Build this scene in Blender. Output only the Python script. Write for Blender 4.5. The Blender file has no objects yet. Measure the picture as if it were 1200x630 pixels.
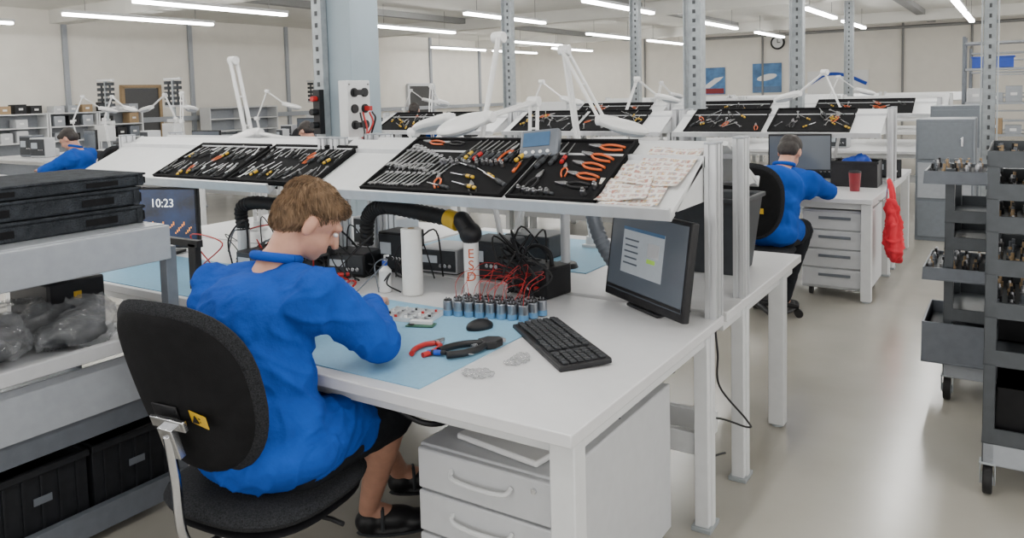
import bpy, bmesh, math, random
from mathutils import Matrix, Vector, Euler, noise
random.seed(7)
COL=bpy.context.scene.collection
R=math.radians
U=random.uniform
# ------------------------------------------------------------------ materials
def mat(name,col,rough=.5,metal=0,var=.07,scale=25,bump=0,bscale=150,emit=0,trans=0,alpha=1,stretch=None,spec=.5):
    m=bpy.data.materials.new(name); m.use_nodes=True
    nt=m.node_tree; n=nt.nodes; l=nt.links; p=n['Principled BSDF']
    tc=n.new('ShaderNodeTexCoord'); mp=n.new('ShaderNodeMapping'); l.new(tc.outputs['Object'],mp.inputs[0])
    if stretch: mp.inputs['Scale'].default_value=stretch
    nz=n.new('ShaderNodeTexNoise'); nz.inputs['Scale'].default_value=scale; nz.inputs['Detail'].default_value=4
    l.new(mp.outputs[0],nz.inputs['Vector'])
    cr=n.new('ShaderNodeValToRGB'); l.new(nz.outputs['Fac'],cr.inputs[0])
    cr.color_ramp.elements[0].position=.3; cr.color_ramp.elements[1].position=.7
    cr.color_ramp.elements[0].color=tuple(max(0,c*(1-var)) for c in col)+(1,)
    cr.color_ramp.elements[1].color=tuple(min(1,c*(1+var)) for c in col)+(1,)
    l.new(cr.outputs[0],p.inputs['Base Color'])
    p.inputs['Roughness'].default_value=rough; p.inputs['Metallic'].default_value=metal
    p.inputs['Specular IOR Level'].default_value=spec
    if emit:
        l.new(cr.outputs[0],p.inputs['Emission Color']); p.inputs['Emission Strength'].default_value=emit
    if trans: p.inputs['Transmission Weight'].default_value=trans
    if alpha<1: p.inputs['Alpha'].default_value=alpha
    if bump:
        b=n.new('ShaderNodeBump'); b.inputs['Strength'].default_value=bump; b.inputs['Distance'].default_value=.01
        nb=n.new('ShaderNodeTexNoise'); nb.inputs['Scale'].default_value=bscale; nb.inputs['Detail'].default_value=3
        l.new(mp.outputs[0],nb.inputs['Vector']); l.new(nb.outputs['Fac'],b.inputs['Height']); l.new(b.outputs[0],p.inputs['Normal'])
    return m
WHITE=mat('white_laminate',(.63,.63,.645),.3,var=.02)
WPAINT=mat('white_paint',(.62,.63,.64),.4,var=.03)
WALL=mat('wall_plaster',(.74,.71,.65),.9,var=.03,scale=3,bump=.1,bscale=60)
CEIL=mat('ceiling_panel',(.68,.67,.63),.9,var=.04,scale=2)
BEAM=mat('beam_grey',(.22,.22,.22),.8,var=.05)
FLOOR=mat('epoxy_floor',(.355,.335,.295),.21,var=.07,scale=2.2,bump=.04,bscale=5,spec=.9)
GREY=mat('light_grey_steel',(.30,.32,.35),.4,var=.05)
CABG=mat('cabinet_grey',(.50,.51,.53),.45,var=.03)
MGREY=mat('mid_grey_steel',(.13,.145,.17),.4,.2,var=.08)
CARTG=mat('cart_dark_steel',(.055,.062,.07),.4,.3,var=.1)
LOCKG=mat('locker_grey',(.15,.17,.195),.45,var=.06)
DGREY=mat('dark_grey_plastic',(.04,.044,.05),.55,var=.1,spec=.3)
KEYM=mat('key_plastic',(.03,.032,.036),.5,var=.1,spec=.3)
FOAM=mat('dark_foam',(.030,.034,.040),.95,var=.35,bump=.8,bscale=160,spec=.15)
BLACK=mat('black_plastic',(.010,.010,.012),.45,var=.2,spec=.35)
BLACKM=mat('black_matte_foam',(.008,.008,.009),.9,var=.2,bump=.2,bscale=300,spec=.15)
RUB=mat('black_rubber',(.012,.012,.013),.65,var=.2,spec=.3)
ALU=mat('aluminium',(.60,.61,.63),.4,.5,var=.05,stretch=(1,1,.1))
CHROME=mat('chrome',(.6,.61,.63),.18,1,var=.05)
CANM=mat('can_metal',(.34,.36,.40),.28,.9,var=.1)
TOOLST=mat('tool_steel',(.40,.40,.42),.3,1,var=.12)
BLUEMAT=mat('esd_blue_mat',(.20,.40,.56),.55,var=.04,scale=60)
SLEEVE=mat('can_sleeve_blue',(.10,.24,.42),.4)
COAT=mat('blue_coat_cloth',(.008,.058,.32),.95,var=.14,scale=14,bump=.25,bscale=70,spec=.15)
COAT2=mat('blue_coat_cloth_far',(.007,.063,.34),.95,var=.12,scale=9,spec=.15)
SKIN=mat('skin',(.50,.26,.18),.5,var=.08,scale=30)
HAIR=mat('brown_hair',(.165,.105,.062),.7,var=.55,scale=70,stretch=(1,1,.3),bump=.5,bscale=120,spec=.2)
HAIRD=mat('dark_hair',(.018,.013,.011),.6,var=.4,scale=60)
SHORT=mat('black_cloth',(.008,.009,.012),.9,var=.2,spec=.2)
CHAIRF=mat('charcoal_fabric',(.022,.023,.026),.95,var=.6,scale=250,bump=.5,bscale=400,spec=.15)
YEL=mat('yellow',(.55,.34,.015),.45); ORG=mat('orange_grip',(.56,.10,.02),.45); RED=mat('red_grip',(.42,.012,.012),.4)
REDC=mat('red_fabric',(.60,.012,.03),.8,bump=.3,bscale=30); BLU=mat('blue_plastic',(.01,.06,.42),.4)
GRN=mat('green_board',(.02,.10,.06),.5); WPL=mat('white_plastic',(.72,.72,.72),.3,var=.02)
PAPER=mat('white_paper',(.75,.75,.73),.8,var=.03); CRATE=mat('black_crate',(.012,.013,.016),.5,var=.2,spec=.3)
TUBE=mat('tube_light',(1,.99,.96),.5,var=0,emit=36)
PILLAR=mat('pillar_paint',(.29,.36,.41),.5,var=.05,scale=4)
GALV=mat('galvanised_steel',(.34,.37,.39),.45,.3,var=.14,scale=15)
BAG=mat('clear_bag',(.33,.34,.36),.1,var=.3,spec=1,scale=30,alpha=.32,bump=1,bscale=35)
SCR=mat('screen_grey',(.06,.07,.085),.15,var=.05,scale=3,emit=.5)
SCRW=mat('screen_window',(.26,.285,.31),.2,var=.03,emit=.5); SCRB=mat('screen_bar',(.05,.10,.18),.2,emit=.3)
SCRG=mat('screen_green',(.3,.5,.08),.2,emit=.3)
LOCK=mat('lock_screen_blue',(.004,.015,.05),.15,var=.9,scale=6,emit=.9); LOCKO=mat('lock_screen_lights',(.75,.26,.04),.3,emit=1.2)
TXT=mat('display_text',(.9,.95,1),.3,emit=1.2)
SKY=mat('poster_sky',(.06,.17,.36),.4,var=.5,scale=3); GLASSD=mat('dark_opening',(.04,.04,.042),.4)
TAN=mat('tan_cover',(.32,.22,.12),.7)
CLEAR=mat('clear_plastic',(.75,.78,.8),.15,alpha=.55); DRED=mat('dark_red',(.2,.012,.02),.4); HOLE=mat('perforation_shadow',(.07,.075,.08),.8)
def sheet_mat():
    m=mat('printed_sheet',(.45,.34,.26),.3,var=.5,scale=38); nt=m.node_tree; n=nt.nodes; l=nt.links
    cr=[x for x in n if x.type=='VALTORGB'][0]; mp=[x for x in n if x.type=='MAPPING'][0]; p=n['Principled BSDF']
    cr.color_ramp.interpolation='CONSTANT'
    e=cr.color_ramp.elements; e[0].position=0; e[0].color=(.42,.20,.16,1); e[1].position=.42; e[1].color=(.62,.58,.52,1)
    for ps,c in ((.47,(.60,.38,.14)),(.51,(.25,.32,.42)),(.55,(.58,.32,.30)),(.60,(.64,.60,.55))): q=e.new(ps); q.color=c+(1,)
    b=n.new('ShaderNodeTexBrick'); b.offset=.3; b.inputs['Scale'].default_value=1; b.inputs['Mortar Size'].default_value=.005; b.inputs['Mortar Smooth'].default_value=0
    b.inputs['Brick Width'].default_value=.042; b.inputs['Row Height'].default_value=.030; b.inputs['Mortar'].default_value=(.72,.70,.67,1)
    l.new(mp.outputs[0],b.inputs['Vector']); l.new(cr.outputs[0],b.inputs['Color1']); l.new(cr.outputs[0],b.inputs['Color2']); l.new(b.outputs['Color'],p.inputs['Base Color'])
    return m
PRINT=sheet_mat()
# ------------------------------------------------------------------ geometry
def spath(pts,n=6):
    P=[Vector(p) for p in pts]; P=[P[0]*2-P[1]]+P+[P[-1]*2-P[-2]]; out=[]
    for i in range(1,len(P)-2):
        a,b,c,d=P[i-1:i+3]
        for k in range(n):
            t=k/n; out.append(.5*((2*b)+(c-a)*t+(2*a-5*b+4*c-d)*t*t+(3*b-a-3*c+d)*t**3))
    out.append(P[-2]); return out
def ori(p0,p1):
    d=Vector(p1)-Vector(p0); return Vector((0,0,1)).rotation_difference(d).to_matrix().to_4x4() if d.length>1e-9 else Matrix.Identity(4)
def add(bm,p):
    k=p[0]
    if k=='b':
        rot=Euler([R(a) for a in p[3]]).to_matrix().to_4x4() if len(p)>3 else Matrix.Identity(4)
        bmesh.ops.create_cube(bm,size=1,matrix=Matrix.Translation(p[1])@rot@Matrix.Diagonal((*p[2],1)))
    elif k=='c':
        a,b=Vector(p[1]),Vector(p[2]); r0=p[3]; r1=p[4] if len(p)>4 else r0; sg=p[5] if len(p)>5 else 20
        bmesh.ops.create_cone(bm,cap_ends=True,segments=sg,radius1=r0,radius2=max(r1,1e-5),depth=(b-a).length,matrix=Matrix.Translation((a+b)/2)@ori(a,b))
    elif k=='s':
        rot=p[3] if len(p)>3 else Matrix.Identity(4)
        bmesh.ops.create_uvsphere(bm,u_segments=18,v_segments=12,radius=1,matrix=Matrix.Translation(p[1])@rot@Matrix.Diagonal((*p[2],1)))
    elif k=='k':
        a,b=Vector(p[1]),Vector(p[2]); r0,r1=p[3],p[4]
        bmesh.ops.create_cone(bm,cap_ends=True,segments=16,radius1=r0,radius2=r1,depth=max((b-a).length,1e-4),matrix=Matrix.Translation((a+b)/2)@ori(a,b))
        for q,r in ((a,r0),(b,r1)): bmesh.ops.create_uvsphere(bm,u_segments=16,v_segments=10,radius=r,matrix=Matrix.Translation(q))
    elif k=='t':
        pts=[Vector(q) for q in p[1]]; r=p[2]; sg=p[3] if len(p)>3 else 8; rings=[]
        up=Vector((0,0,1)); N=len(pts)
        for i,q in enumerate(pts):
            t=(pts[min(i+1,N-1)]-pts[max(i-1,0)]).normalized()
            if i==0: nrm=t.cross(up if abs(t.dot(up))<.9 else Vector((1,0,0))).normalized()
            else: nrm=(nrm-t*nrm.dot(t)).normalized()
            bn=t.cross(nrm); rr=r[i%len(r)] if isinstance(r,(list,tuple)) else r
            rings.append([bm.verts.new(q+(nrm*math.cos(a)+bn*math.sin(a))*rr) for a in [2*math.pi*j/sg for j in range(sg)]])
        for i in range(N-1):
            for j in range(sg):
                bm.faces.new((rings[i][j],rings[i][(j+1)%sg],rings[i+1][(j+1)%sg],rings[i+1][j]))
        bm.faces.new(rings[0][::-1]); bm.faces.new(rings[-1])
    elif k=='x':
        M=p[4] if len(p)>4 else Matrix.Identity(4)
        lo=[bm.verts.new(M@Vector((x,y,p[2]))) for x,y in p[1]]; hi=[bm.verts.new(M@Vector((x,y,p[3]))) for x,y in p[1]]
        n=len(lo); bm.faces.new(lo[::-1]); bm.faces.new(hi)
        for i in range(n): bm.faces.new((lo[i],lo[(i+1)%n],hi[(i+1)%n],hi[i]))
    elif k=='o':
        M=p[4] if len(p)>4 else Matrix.Identity(4); S,s=28,8; g=[]
        for i in range(S):
            a=2*math.pi*i/S; g.append([bm.verts.new(Vector(p[1])+M.to_3x3()@Vector(((p[2]+p[3]*math.cos(b))*math.cos(a),(p[2]+p[3]*math.cos(b))*math.sin(a),p[3]*math.sin(b)))) for b in [2*math.pi*j/s for j in range(s)]])
        for i in range(S):
            for j in range(s): bm.faces.new((g[i][j],g[(i+1)%S][j],g[(i+1)%S][(j+1)%s],g[i][(j+1)%s]))
    elif k=='r':
        M=p[3] if len(p)>3 else Matrix.Identity(4); vs=[bm.verts.new(M@Vector(v)) for v in p[1]]
        for f in p[2]: bm.faces.new([vs[i] for i in f])
    elif k=='ob':
        (cx,cy,cz),(sx,sy,sz),w=p[1],p[2],p[3]
        add(bm,('b',(cx,cy,cz+w/2),(sx,sy,w)))
        for s in (-1,1):
            add(bm,('b',(cx+s*(sx-w)/2,cy,cz+sz/2),(w,sy,sz))); add(bm,('b',(cx,cy+s*(sy-w)/2,cz+sz/2),(sx-2*w,w,sz)))
def pad(w,h,th,e=3.2,taper=0,curve=0):
    vs=[];fs=[];S=40;T=[0,.35,.6,.78,.9,.97,1.0]
    def sup(a):
        c,s=math.cos(a),math.sin(a); return (abs(c)**(2/e)*(1 if c>0 else -1),abs(s)**(2/e)*(1 if s>0 else -1))
    for side in (1,-1):
        for t in T[1:]:
            yy=side*th/2*math.sqrt(max(0,1-t**5))
            for j in range(S):
                x,z=sup(2*math.pi*j/S); X=x*t*w/2*(1+taper*z*t); Z=z*t*h/2
                vs.append((X,yy+curve*(X/(w/2))**2,Z))
        vs.append((0,side*th/2,0))
    L=len(T)-1; per=L*S+1
    for si in (0,1):
        o=si*per; c=o+L*S
        for j in range(S):
            k=(j+1)%S; f=[c,o+j,o+k]; fs.append(f if si else f[::-1])
            for i in range(L-1):
                f=[o+i*S+j,o+(i+1)*S+j,o+(i+1)*S+k,o+i*S+k]; fs.append(f if si else f[::-1])
    return vs,fs
def mkmesh(name,prims,sharp=38):
    bm=bmesh.new()
    for p in prims: add(bm,p)
    bmesh.ops.remove_doubles(bm,verts=bm.verts,dist=1e-6)
    bmesh.ops.recalc_face_normals(bm,faces=bm.faces)
    me=bpy.data.meshes.new(name); bm.to_mesh(me); bm.free()
    me.shade_smooth(); me.set_sharp_from_angle(angle=R(sharp)); return me
def obj(name,me,m,parent=None,loc=None,rot=(0,0,0),bevel=0,label=None):
    o=bpy.data.objects.new(name,me); COL.objects.link(o)
    if m: me.materials.append(m)
    if parent:
        o.parent=parent
        if loc is None: loc=(-parent.location) if parent.get('_abs') else (0,0,0)
    o.location=loc or (0,0,0); o.rotation_euler=[R(a) for a in rot]
    if bevel:
        b=o.modifiers.new('bevel','BEVEL'); b.width=bevel; b.segments=2; b.limit_method='ANGLE'; b.angle_limit=R(40)
    if label: o['label']=label
    return o
def part(parent,name,m,prims,bevel=.002,**k): return obj(name,mkmesh(name,prims),m,parent,bevel=bevel,**k)
def tag(o,label,cat,group=None,kind=None):
    o['label']=label; o['category']=cat
    if group: o['group']=group
    if kind: o['kind']=kind
    return o
def thing(name,label,cat,loc=(0,0,0),rot=(0,0,0),group=None,ab=False):
    o=bpy.data.objects.new(name,None); o.empty_display_size=.05; COL.objects.link(o); o.location=loc; o.rotation_euler=[R(a) for a in rot]
    if ab: o['_abs']=1
    return tag(o,label,cat,group)
def one(name,m,prims,label,cat,loc=(0,0,0),rot=(0,0,0),bevel=.002,group=None,kind=None):
    return tag(obj(name,mkmesh(name,prims),m,None,loc,rot,bevel),label,cat,group,kind)
def dup(root,loc=None,rot=None,M=None,label=None,group=None):
    def cp(o,par):
        c=o.copy(); COL.objects.link(c)
        if par: c.parent=par; c.matrix_parent_inverse=o.matrix_parent_inverse.copy()
        for ch in list(o.children): cp(ch,c)
        return c
    c=cp(root,None)
    if M is not None: c.matrix_world=M
    else:
        if loc is not None: c.location=loc
        if rot is not None: c.rotation_euler=[R(a) for a in rot]
    if label: c['label']=label
    if group: c['group']=group
    return c
def struct(name,m,prims):
    o=obj(name,mkmesh(name,prims),m); o['kind']='structure'; return o
def text(parent,name,s,size,m,loc,rot,ext=.0005):
    c=bpy.data.curves.new(name,'FONT'); c.body=s; c.size=size; c.extrude=ext; c.align_x='CENTER'; c.align_y='CENTER'
    t=bpy.data.objects.new('tmp',c); COL.objects.link(t); bpy.context.view_layer.update()
    me=bpy.data.meshes.new_from_object(t.evaluated_get(bpy.context.evaluated_depsgraph_get())); bpy.data.objects.remove(t)
    me.materials.clear(); return obj(name,me,m,parent,loc,rot)
def blob(name,prims,m,parent=None,vox=.012,smooth=4,amp=0,freq=14,loc=None,cloth=False,off=0,calm=None):
    me=mkmesh(name,prims); o=bpy.data.objects.new('tmp',me); COL.objects.link(o)
    r=o.modifiers.new('r','REMESH'); r.mode='VOXEL'; r.voxel_size=vox
    if smooth:
        s=o.modifiers.new('s','SMOOTH'); s.iterations=smooth; s.factor=.5
    bpy.context.view_layer.update()
    m2=bpy.data.meshes.new_from_object(o.evaluated_get(bpy.context.evaluated_depsgraph_get())); bpy.data.objects.remove(o)
    if amp:
        ns=[v.normal.copy() for v in m2.vertices]
        for v,nn in zip(m2.vertices,ns):
            q=v.co+Vector((off,off*2,0)); f=1
            if cloth:
                if calm is not None: f=min(1,max(.12,((v.co-calm[0]).length-.06)/calm[1]))
                wq=q+Vector((noise.noise(q*4),noise.noise(q*4+Vector((9,0,0))),noise.noise(q*4+Vector((0,9,0)))))*.10
                n1=abs(noise.noise(Vector((wq.x*6+wq.z*5,wq.y*6-wq.z*4,wq.z*2.6)))); n2=abs(noise.noise(Vector((wq.x*14-wq.z*8,wq.y*14+3,wq.z*6+5))))
                a=1.0*max(0,1-4.2*n1)**1.4+.65*max(0,1-4*n2)**1.3+.35*noise.noise(q*4)-.25
            else: a=noise.noise(Vector((q.x*freq,q.y*freq,q.z*freq*.45)))+.5*(1-abs(noise.noise(q*freq*1.7))*3)
            v.co=v.co+nn*amp*a*f
    m2.materials.clear(); m2.shade_smooth()
    return obj(name,m2,m,parent,loc=loc)
# ------------------------------------------------------------------ camera
Mc=Matrix.Rotation(R(32.9),4,'Z')@Matrix.Rotation(R(90-4.33),4,'X')@Matrix.Rotation(R(-1.44),4,'Z')
cd=bpy.data.cameras.new('camera'); cam=bpy.data.objects.new('camera',cd); COL.objects.link(cam)
cam.matrix_world=Matrix.Translation((0,0,1.55))@Mc
cd.sensor_width=36; cd.lens=27.72; cd.shift_y=-.1125; cd.clip_start=.05; cd.clip_end=200
bpy.context.scene.camera=cam
# ------------------------------------------------------------------ people
def hand(pr,wr,d,nrm,side,curl=.6,s=1):
    d=Vector(d).normalized(); nrm=Vector(nrm); nrm=(nrm-d*nrm.dot(d)).normalized(); lat=d.cross(nrm)*side
    wr=Vector(wr); pc=wr+d*.045
    M=Matrix((lat,d,nrm)).transposed().to_4x4()
    pr.append(('s',pc,(.040*s,.052*s,.017*s),M))
    for i,(o,L) in enumerate(((-.029,.072),(-.010,.08),(.010,.075),(.028,.058))):
        p=wr+d*.082*s+lat*o*s; dd=d.copy(); c=curl+.1*i
        for seg in (.45,.3,.25):
            q=p+dd*L*seg*s; pr.append(('k',p,q,.0088*s,.008*s)); p=q
            dd=(dd-nrm*c*.7).normalized()
    p=wr+d*.03-lat*.034*s; dd=(d*.6-lat*.7-nrm*.35).normalized()
    for seg in (.04,.03): q=p+dd*seg*s; pr.append(('k',p,q,.011*s,.0095*s)); p=q; dd=(dd+d*.5).normalized()
def person(label,J,coatm,hairm,detail=True,trousers=False):
    V={k:Vector(v) for k,v in J.items() if k!='yaw'}
    base=Vector((V['pelvis'].x,V['pelvis'].y,0))
    t=thing('person',label,'person',base,ab=True)
    fd=V['face'].normalized(); up=V.get('up',Vector((0,0,1))); rt=fd.cross(up).normalized(); up=rt.cross(fd)
    Hm=Matrix((rt,fd,up)).transposed().to_4x4(); hc=V['head']
    def H(x,y,z): return hc+Hm.to_3x3()@Vector((x,y,z))
    pr=[('s',H(0,-.012,.03),(.074,.094,.088),Hm),('s',H(0,.035,-.04),(.056,.058,.062),Hm),('s',H(0,.06,-.075),(.03,.028,.024),Hm),
        ('k',H(0,.09,.015),H(0,.112,-.022),.009,.013),('k',H(-.03,.082,.028),H(.03,.082,.028),.013,.013),
        ('s',H(-.077,-.012,-.012),(.010,.02,.032),Hm),('s',H(.077,-.012,-.012),(.010,.02,.032),Hm),
        ('k',H(-.018,.09,-.052),H(.018,.09,-.052),.007,.007),
        ('k',H(0,-.03,-.03),V['neck'],.05,.054),('k',V['neck'],V['chest'],.065,.11),('k',V['chest'],V['pelvis'],.11,.11)]
    for s,n_ in ((1,'R'),(-1,'L')):
        pr+=[('k',V['neck']-Vector((0,0,.07)),V['sh'+n_]-Vector((0,0,.02)),.042,.042),('k',V['sh'+n_]-Vector((0,0,.02)),V['el'+n_],.042,.036),('k',V['el'+n_],V['wr'+n_],.036,.026)]
        hand(pr,V['wr'+n_],V['hd'+n_],(0,0,1),s,.55)
        kc=V['kn'+n_].lerp(V['an'+n_],.35)+Vector((0,-.012,0))
        pr+=[('k',V['pelvis'],V['hip'+n_],.10,.085),('k',V['hip'+n_],V['kn'+n_],.08,.056),('k',V['kn'+n_],kc,.054,.056),('k',kc,V['an'+n_],.056,.034),('k',V['an'+n_],V['an'+n_].lerp(V['toe'+n_],.6),.034,.03)]
    blob('body',pr,SKIN,t,.0065 if detail else .013,2,0)
    if detail:
        for s in (-1,1): part(t,'eye',WPL,[('s',H(s*.031,.083,.008),(.011,.008,.007),Hm)],bevel=0)
    hp=[('s',H(0,-.022,.048),(.080,.096,.076),Hm),('s',H(0,-.055,.0),(.076,.062,.070),Hm),('s',H(0,.042,.078),(.058,.048,.031),Hm),('s',H(0,-.07,-.03),(.056,.040,.042),Hm)]
    hair=blob('hair',hp,hairm,t,.008,2,.003,45)
    if detail:
        rr=random.Random(5); prs=[]; vsx=hair.data.vertices; crown=H(.01,-.06,.125)
        for k in range(3800):
            v=vsx[rr.randrange(len(vsx))]; p=v.co.copy(); nn=v.normal
            fl=(p-crown); sw=nn.cross(fl)*.3; fl=fl+sw; fl=(fl-nn*fl.dot(nn)); fl=fl.normalized() if fl.length>1e-4 else Vector((1,0,0))
            cl=Vector((noise.noise(p*25),noise.noise(p*25+Vector((5,0,0))),noise.noise(p*25+Vector((0,5,0)))))
            fl=(fl+cl*.9+Vector((rr.uniform(-.15,.15),rr.uniform(-.15,.15),rr.uniform(-.15,.15)))).normalized(); fl=(fl-nn*fl.dot(nn)*.8).normalized()
            L=rr.uniform(.014,.026); a=p-fl*.006+nn*.001; b=p+fl*L*.5+nn*.0045; c=p+fl*L+nn*rr.uniform(-.002,.004)
            prs.append(('t',[a,b,c],[.0012,.0010,.0003],3))
        part(hair,'hair_tufts',hairm,prs,bevel=0,loc=(0,0,0))
    TM=Matrix.Rotation(J['yaw'],4,'Z')
    ch,pe,ne=V['chest'],V['pelvis'],V['neck']; sm=(V['shL']+V['shR'])/2
    c=[('s',ch+Vector((0,-.02,.0)),(.208,.132,.17),TM),('s',sm+Vector((0,-.03,-.075)),(.205,.115,.11),TM),('s',ch.lerp(pe,.4)+Vector((0,-.02,0)),(.20,.138,.17),TM),('s',ch.lerp(pe,.75)+Vector((0,-.01,0)),(.212,.155,.16),TM),('s',pe+Vector((0,.0,.025)),(.225,.18,.10),TM),
       ('k',V['shL'],V['shR'],.060,.060),('k',V['shL']+Vector((.02,-.01,-.05)),V['shR']+Vector((-.02,-.01,-.05)),.085,.085),
       ('k',V['shL'].lerp(ne,.35)-Vector((0,0,.005)),ne-Vector((0,0,.03)),.055,.052),('k',V['shR'].lerp(ne,.35)-Vector((0,0,.005)),ne-Vector((0,0,.03)),.055,.052),('s',ne+Vector((0,0,-.02)),(.072,.068,.035),TM)]
    for n_ in 'RL':
        w=V['el'+n_].lerp(V['wr'+n_],.84); mid=V['sh'+n_].lerp(V['el'+n_],.5)+Vector((0,0,-.015))
        c+=[('k',V['sh'+n_],mid,.070,.068),('k',mid,V['el'+n_],.068,.060),('k',V['el'+n_],w,.059,.044),
            ('k',V['hip'+n_]+Vector((0,0,.03)),V['hip'+n_].lerp(V['kn'+n_],.45)+Vector((0,0,.025)),.108,.098)]
    ct_=blob('lab_coat',c,coatm,t,.007 if detail else .013,9,.0095 if detail else .007,9,cloth=True,calm=(ne,.22))
    part(ct_,'collar',coatm,[('t',[ne+Vector((math.cos(a)*.066,math.sin(a)*.062-.004,.026-.016*math.sin(a))) for a in [2*math.pi*k/24 for k in range(25)]],.0145,10)],bevel=0,loc=(0,0,0))
    for n_ in 'RL':
        w=V['el'+n_].lerp(V['wr'+n_],.84); d=(V['wr'+n_]-V['el'+n_]).normalized()
        part(ct_,'cuff',coatm,[('c',w-d*.01,w+d*.045,.044,.041,20)],bevel=.004,loc=(0,0,0))
    sh=[('k',pe,V['hipR'],.108,.095),('k',pe,V['hipL'],.108,.095)]
    for n_ in 'RL':
        sh.append(('k',V['hip'+n_],V['hip'+n_].lerp(V['kn'+n_],1 if trousers else .93),.098,.082))
        if trousers: sh.append(('k',V['kn'+n_],V['an'+n_],.082,.058))
    blob('trousers' if trousers else 'shorts',sh,SHORT,t,.012,4,.005,12)
    for n_ in 'RL':
        a,b=V['an'+n_],V['toe'+n_]; d=(b-a); d.z=0; d.normalize(); z0=b.z-.02; M=Matrix((d.cross(Vector((0,0,1))),d,Vector((0,0,1)))).transposed().to_4x4()
        heel=Vector((a.x,a.y,z0+.045)); mid=heel+d*.09
        so=[('s',heel,(.042,.05,.045),M),('s',mid,(.045,.09,.045),M),('s',heel+d*.17-Vector((0,0,.012)),(.048,.065,.035),M),('s',mid+d*.01+Vector((0,0,-.033)),(.048,.14,.014),M)]
        sh_=blob('shoe',so,BLACK,t,.008,2)
        if detail:
            sd=M.to_3x3()@Vector((1,0,0))
            part(sh_,'strap',DGREY,[('t',spath([heel+d*.05-sd*.046-Vector((0,0,.02)),heel+d*.05-sd*.035+Vector((0,0,.035)),heel+d*.05+Vector((0,0,.05)),heel+d*.05+sd*.035+Vector((0,0,.035)),heel+d*.05+sd*.046-Vector((0,0,.02))],4),.007,6)],bevel=0,loc=(0,0,0))
            part(sh_,'sole',DGREY,[('s',mid+d*.01+Vector((0,0,-.040)),(.050,.145,.010),M)],bevel=0,loc=(0,0,0))
    return t
person('seated worker in bright blue coat bending over electronics',dict(
 pelvis=(-1.76,1.42,.56),chest=(-1.87,1.50,.88),neck=(-1.865,1.575,1.055),head=(-1.82,1.665,1.178),face=(.40,.70,-.62),up=(.2,.3,1),
 shL=(-2.08,1.51,.985),shR=(-1.66,1.54,1.01),elL=(-2.22,1.78,.82),elR=(-1.575,1.70,.825),wrL=(-2.03,1.97,.83),wrR=(-1.81,1.91,.865),hdL=(.75,.65,-.1),hdR=(-.5,.85,-.12),
 hipL=(-1.86,1.45,.56),hipR=(-1.67,1.45,.56),knL=(-1.93,1.92,.54),knR=(-1.70,1.88,.53),anL=(-1.97,2.2,.12),anR=(-1.93,1.98,.09),toeL=(-1.84,2.33,.06),toeR=(-1.80,2.1,.02),yaw=.05),COAT,HAIR)
def seated(label,x,y,rz,hairm,face=(0,.8,-.6),lean=0,dx=0,dz=0):
    M=Matrix.Translation((x,y,dz))@Matrix.Rotation(R(rz),4,'Z')
    J=dict(pelvis=(0,0,.56),chest=(-.0+dx*.5,.1+lean*.5,.87-lean*.1),neck=(dx,.17+lean,1.05-lean*.35),head=(.0+dx,.25+lean*1.2,1.16-lean*.4),shL=(-.21+dx,.12+lean,.98-lean*.35),shR=(.20+dx,.12+lean,.98-lean*.35),elL=(-.31,.32+lean,.84),elR=(.28+dx,.27+lean,.82),wrL=(-.12,.52+lean,.82),wrR=(.06,.46+lean,.82),
     hipL=(-.1,.03,.55),hipR=(.1,.03,.55),knL=(-.13,.44,.54),knR=(.11,.40,.54),anL=(-.12,.16,.12),anR=(.08,.10,.12),toeL=(-.13,.32,.02),toeR=(.09,.26,.02))
    J={k:M@Vector(v) for k,v in J.items()}; m3=M.to_3x3()
    J['face']=m3@Vector(face); J['hdL']=m3@Vector((.6,.8,0)); J['hdR']=m3@Vector((-.6,.8,0)); J['yaw']=R(rz)
    return person(label,J,COAT2,hairm,False,True)
seated('seated worker in blue coat leaning over far bench with drawers',-1.44,5.34,-6,HAIRD,lean=.20,dx=.0)
seated('seated worker in blue coat near wall benches',-8.95,4.95,120,HAIRD)
seated('seated worker in blue coat beyond the pillar',-6.95,6.6,90,HAIRD)
seated('seated worker in blue coat on high stool in distant row',-7.45,8.85,30,HAIRD,dz=.17)
for i,(x,y) in enumerate(((-1.30,1.78),(-1.25,1.93))):
    o=blob('plastic_bag',[('s',(0,0,.006),(.045,.025,.007)),('s',(.03,.015,.008),(.03,.02,.008))],BAG,None,.004,2,.006,70,loc=(x,y,.751)); o.rotation_euler=(0,0,i*1.2); tag(o,'small crumpled clear plastic bag on bench','plastic bag','small clear bags')
for k,(x,y,s) in enumerate(((-2.93,1.50,1),(-2.95,1.17,1.1),(-3.2,1.4,1),(-2.9,.9,.9),(-3.2,.95,1.1))):
    o=blob('plastic_bag',[('s',(0,0,.07),(.17*s,.18*s,.06)),('s',(.05,.05,.10),(.10,.09,.05)),('s',(-.05,-.06,.09),(.10,.08,.06))],BAG,None,.008,1,.028,11,loc=(x,y,.675),cloth=True,off=k*3.1); tag(o,'crumpled clear plastic bag with dark parts','plastic bag','bags on rack')
    o=blob('wrapped_part',[('s',(0,0,.05),(.11*s,.12*s,.045)),('b',(.02,.02,.06),(.14,.15,.055)),('c',(-.1,-.05,.04),(.08,-.08,.06),.022)],DGREY,None,.012,2,.006,30,loc=(x,y,.668)); tag(o,'dark part packed inside clear bag','part','parts in bags')
rb=thing('shoulder_bag','red fabric bag hanging from bench corner','bag',(-.76,6.22,.25),ab=True)
blob('bag_body',[('s',(-.755,6.22,.40),(.05,.13,.13)),('s',(-.76,6.21,.52),(.045,.115,.15)),('s',(-.765,6.2,.64),(.035,.07,.09)),('s',(-.755,6.25,.33),(.05,.11,.06))],REDC,rb,.009,2,.024,14,cloth=True)
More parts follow.
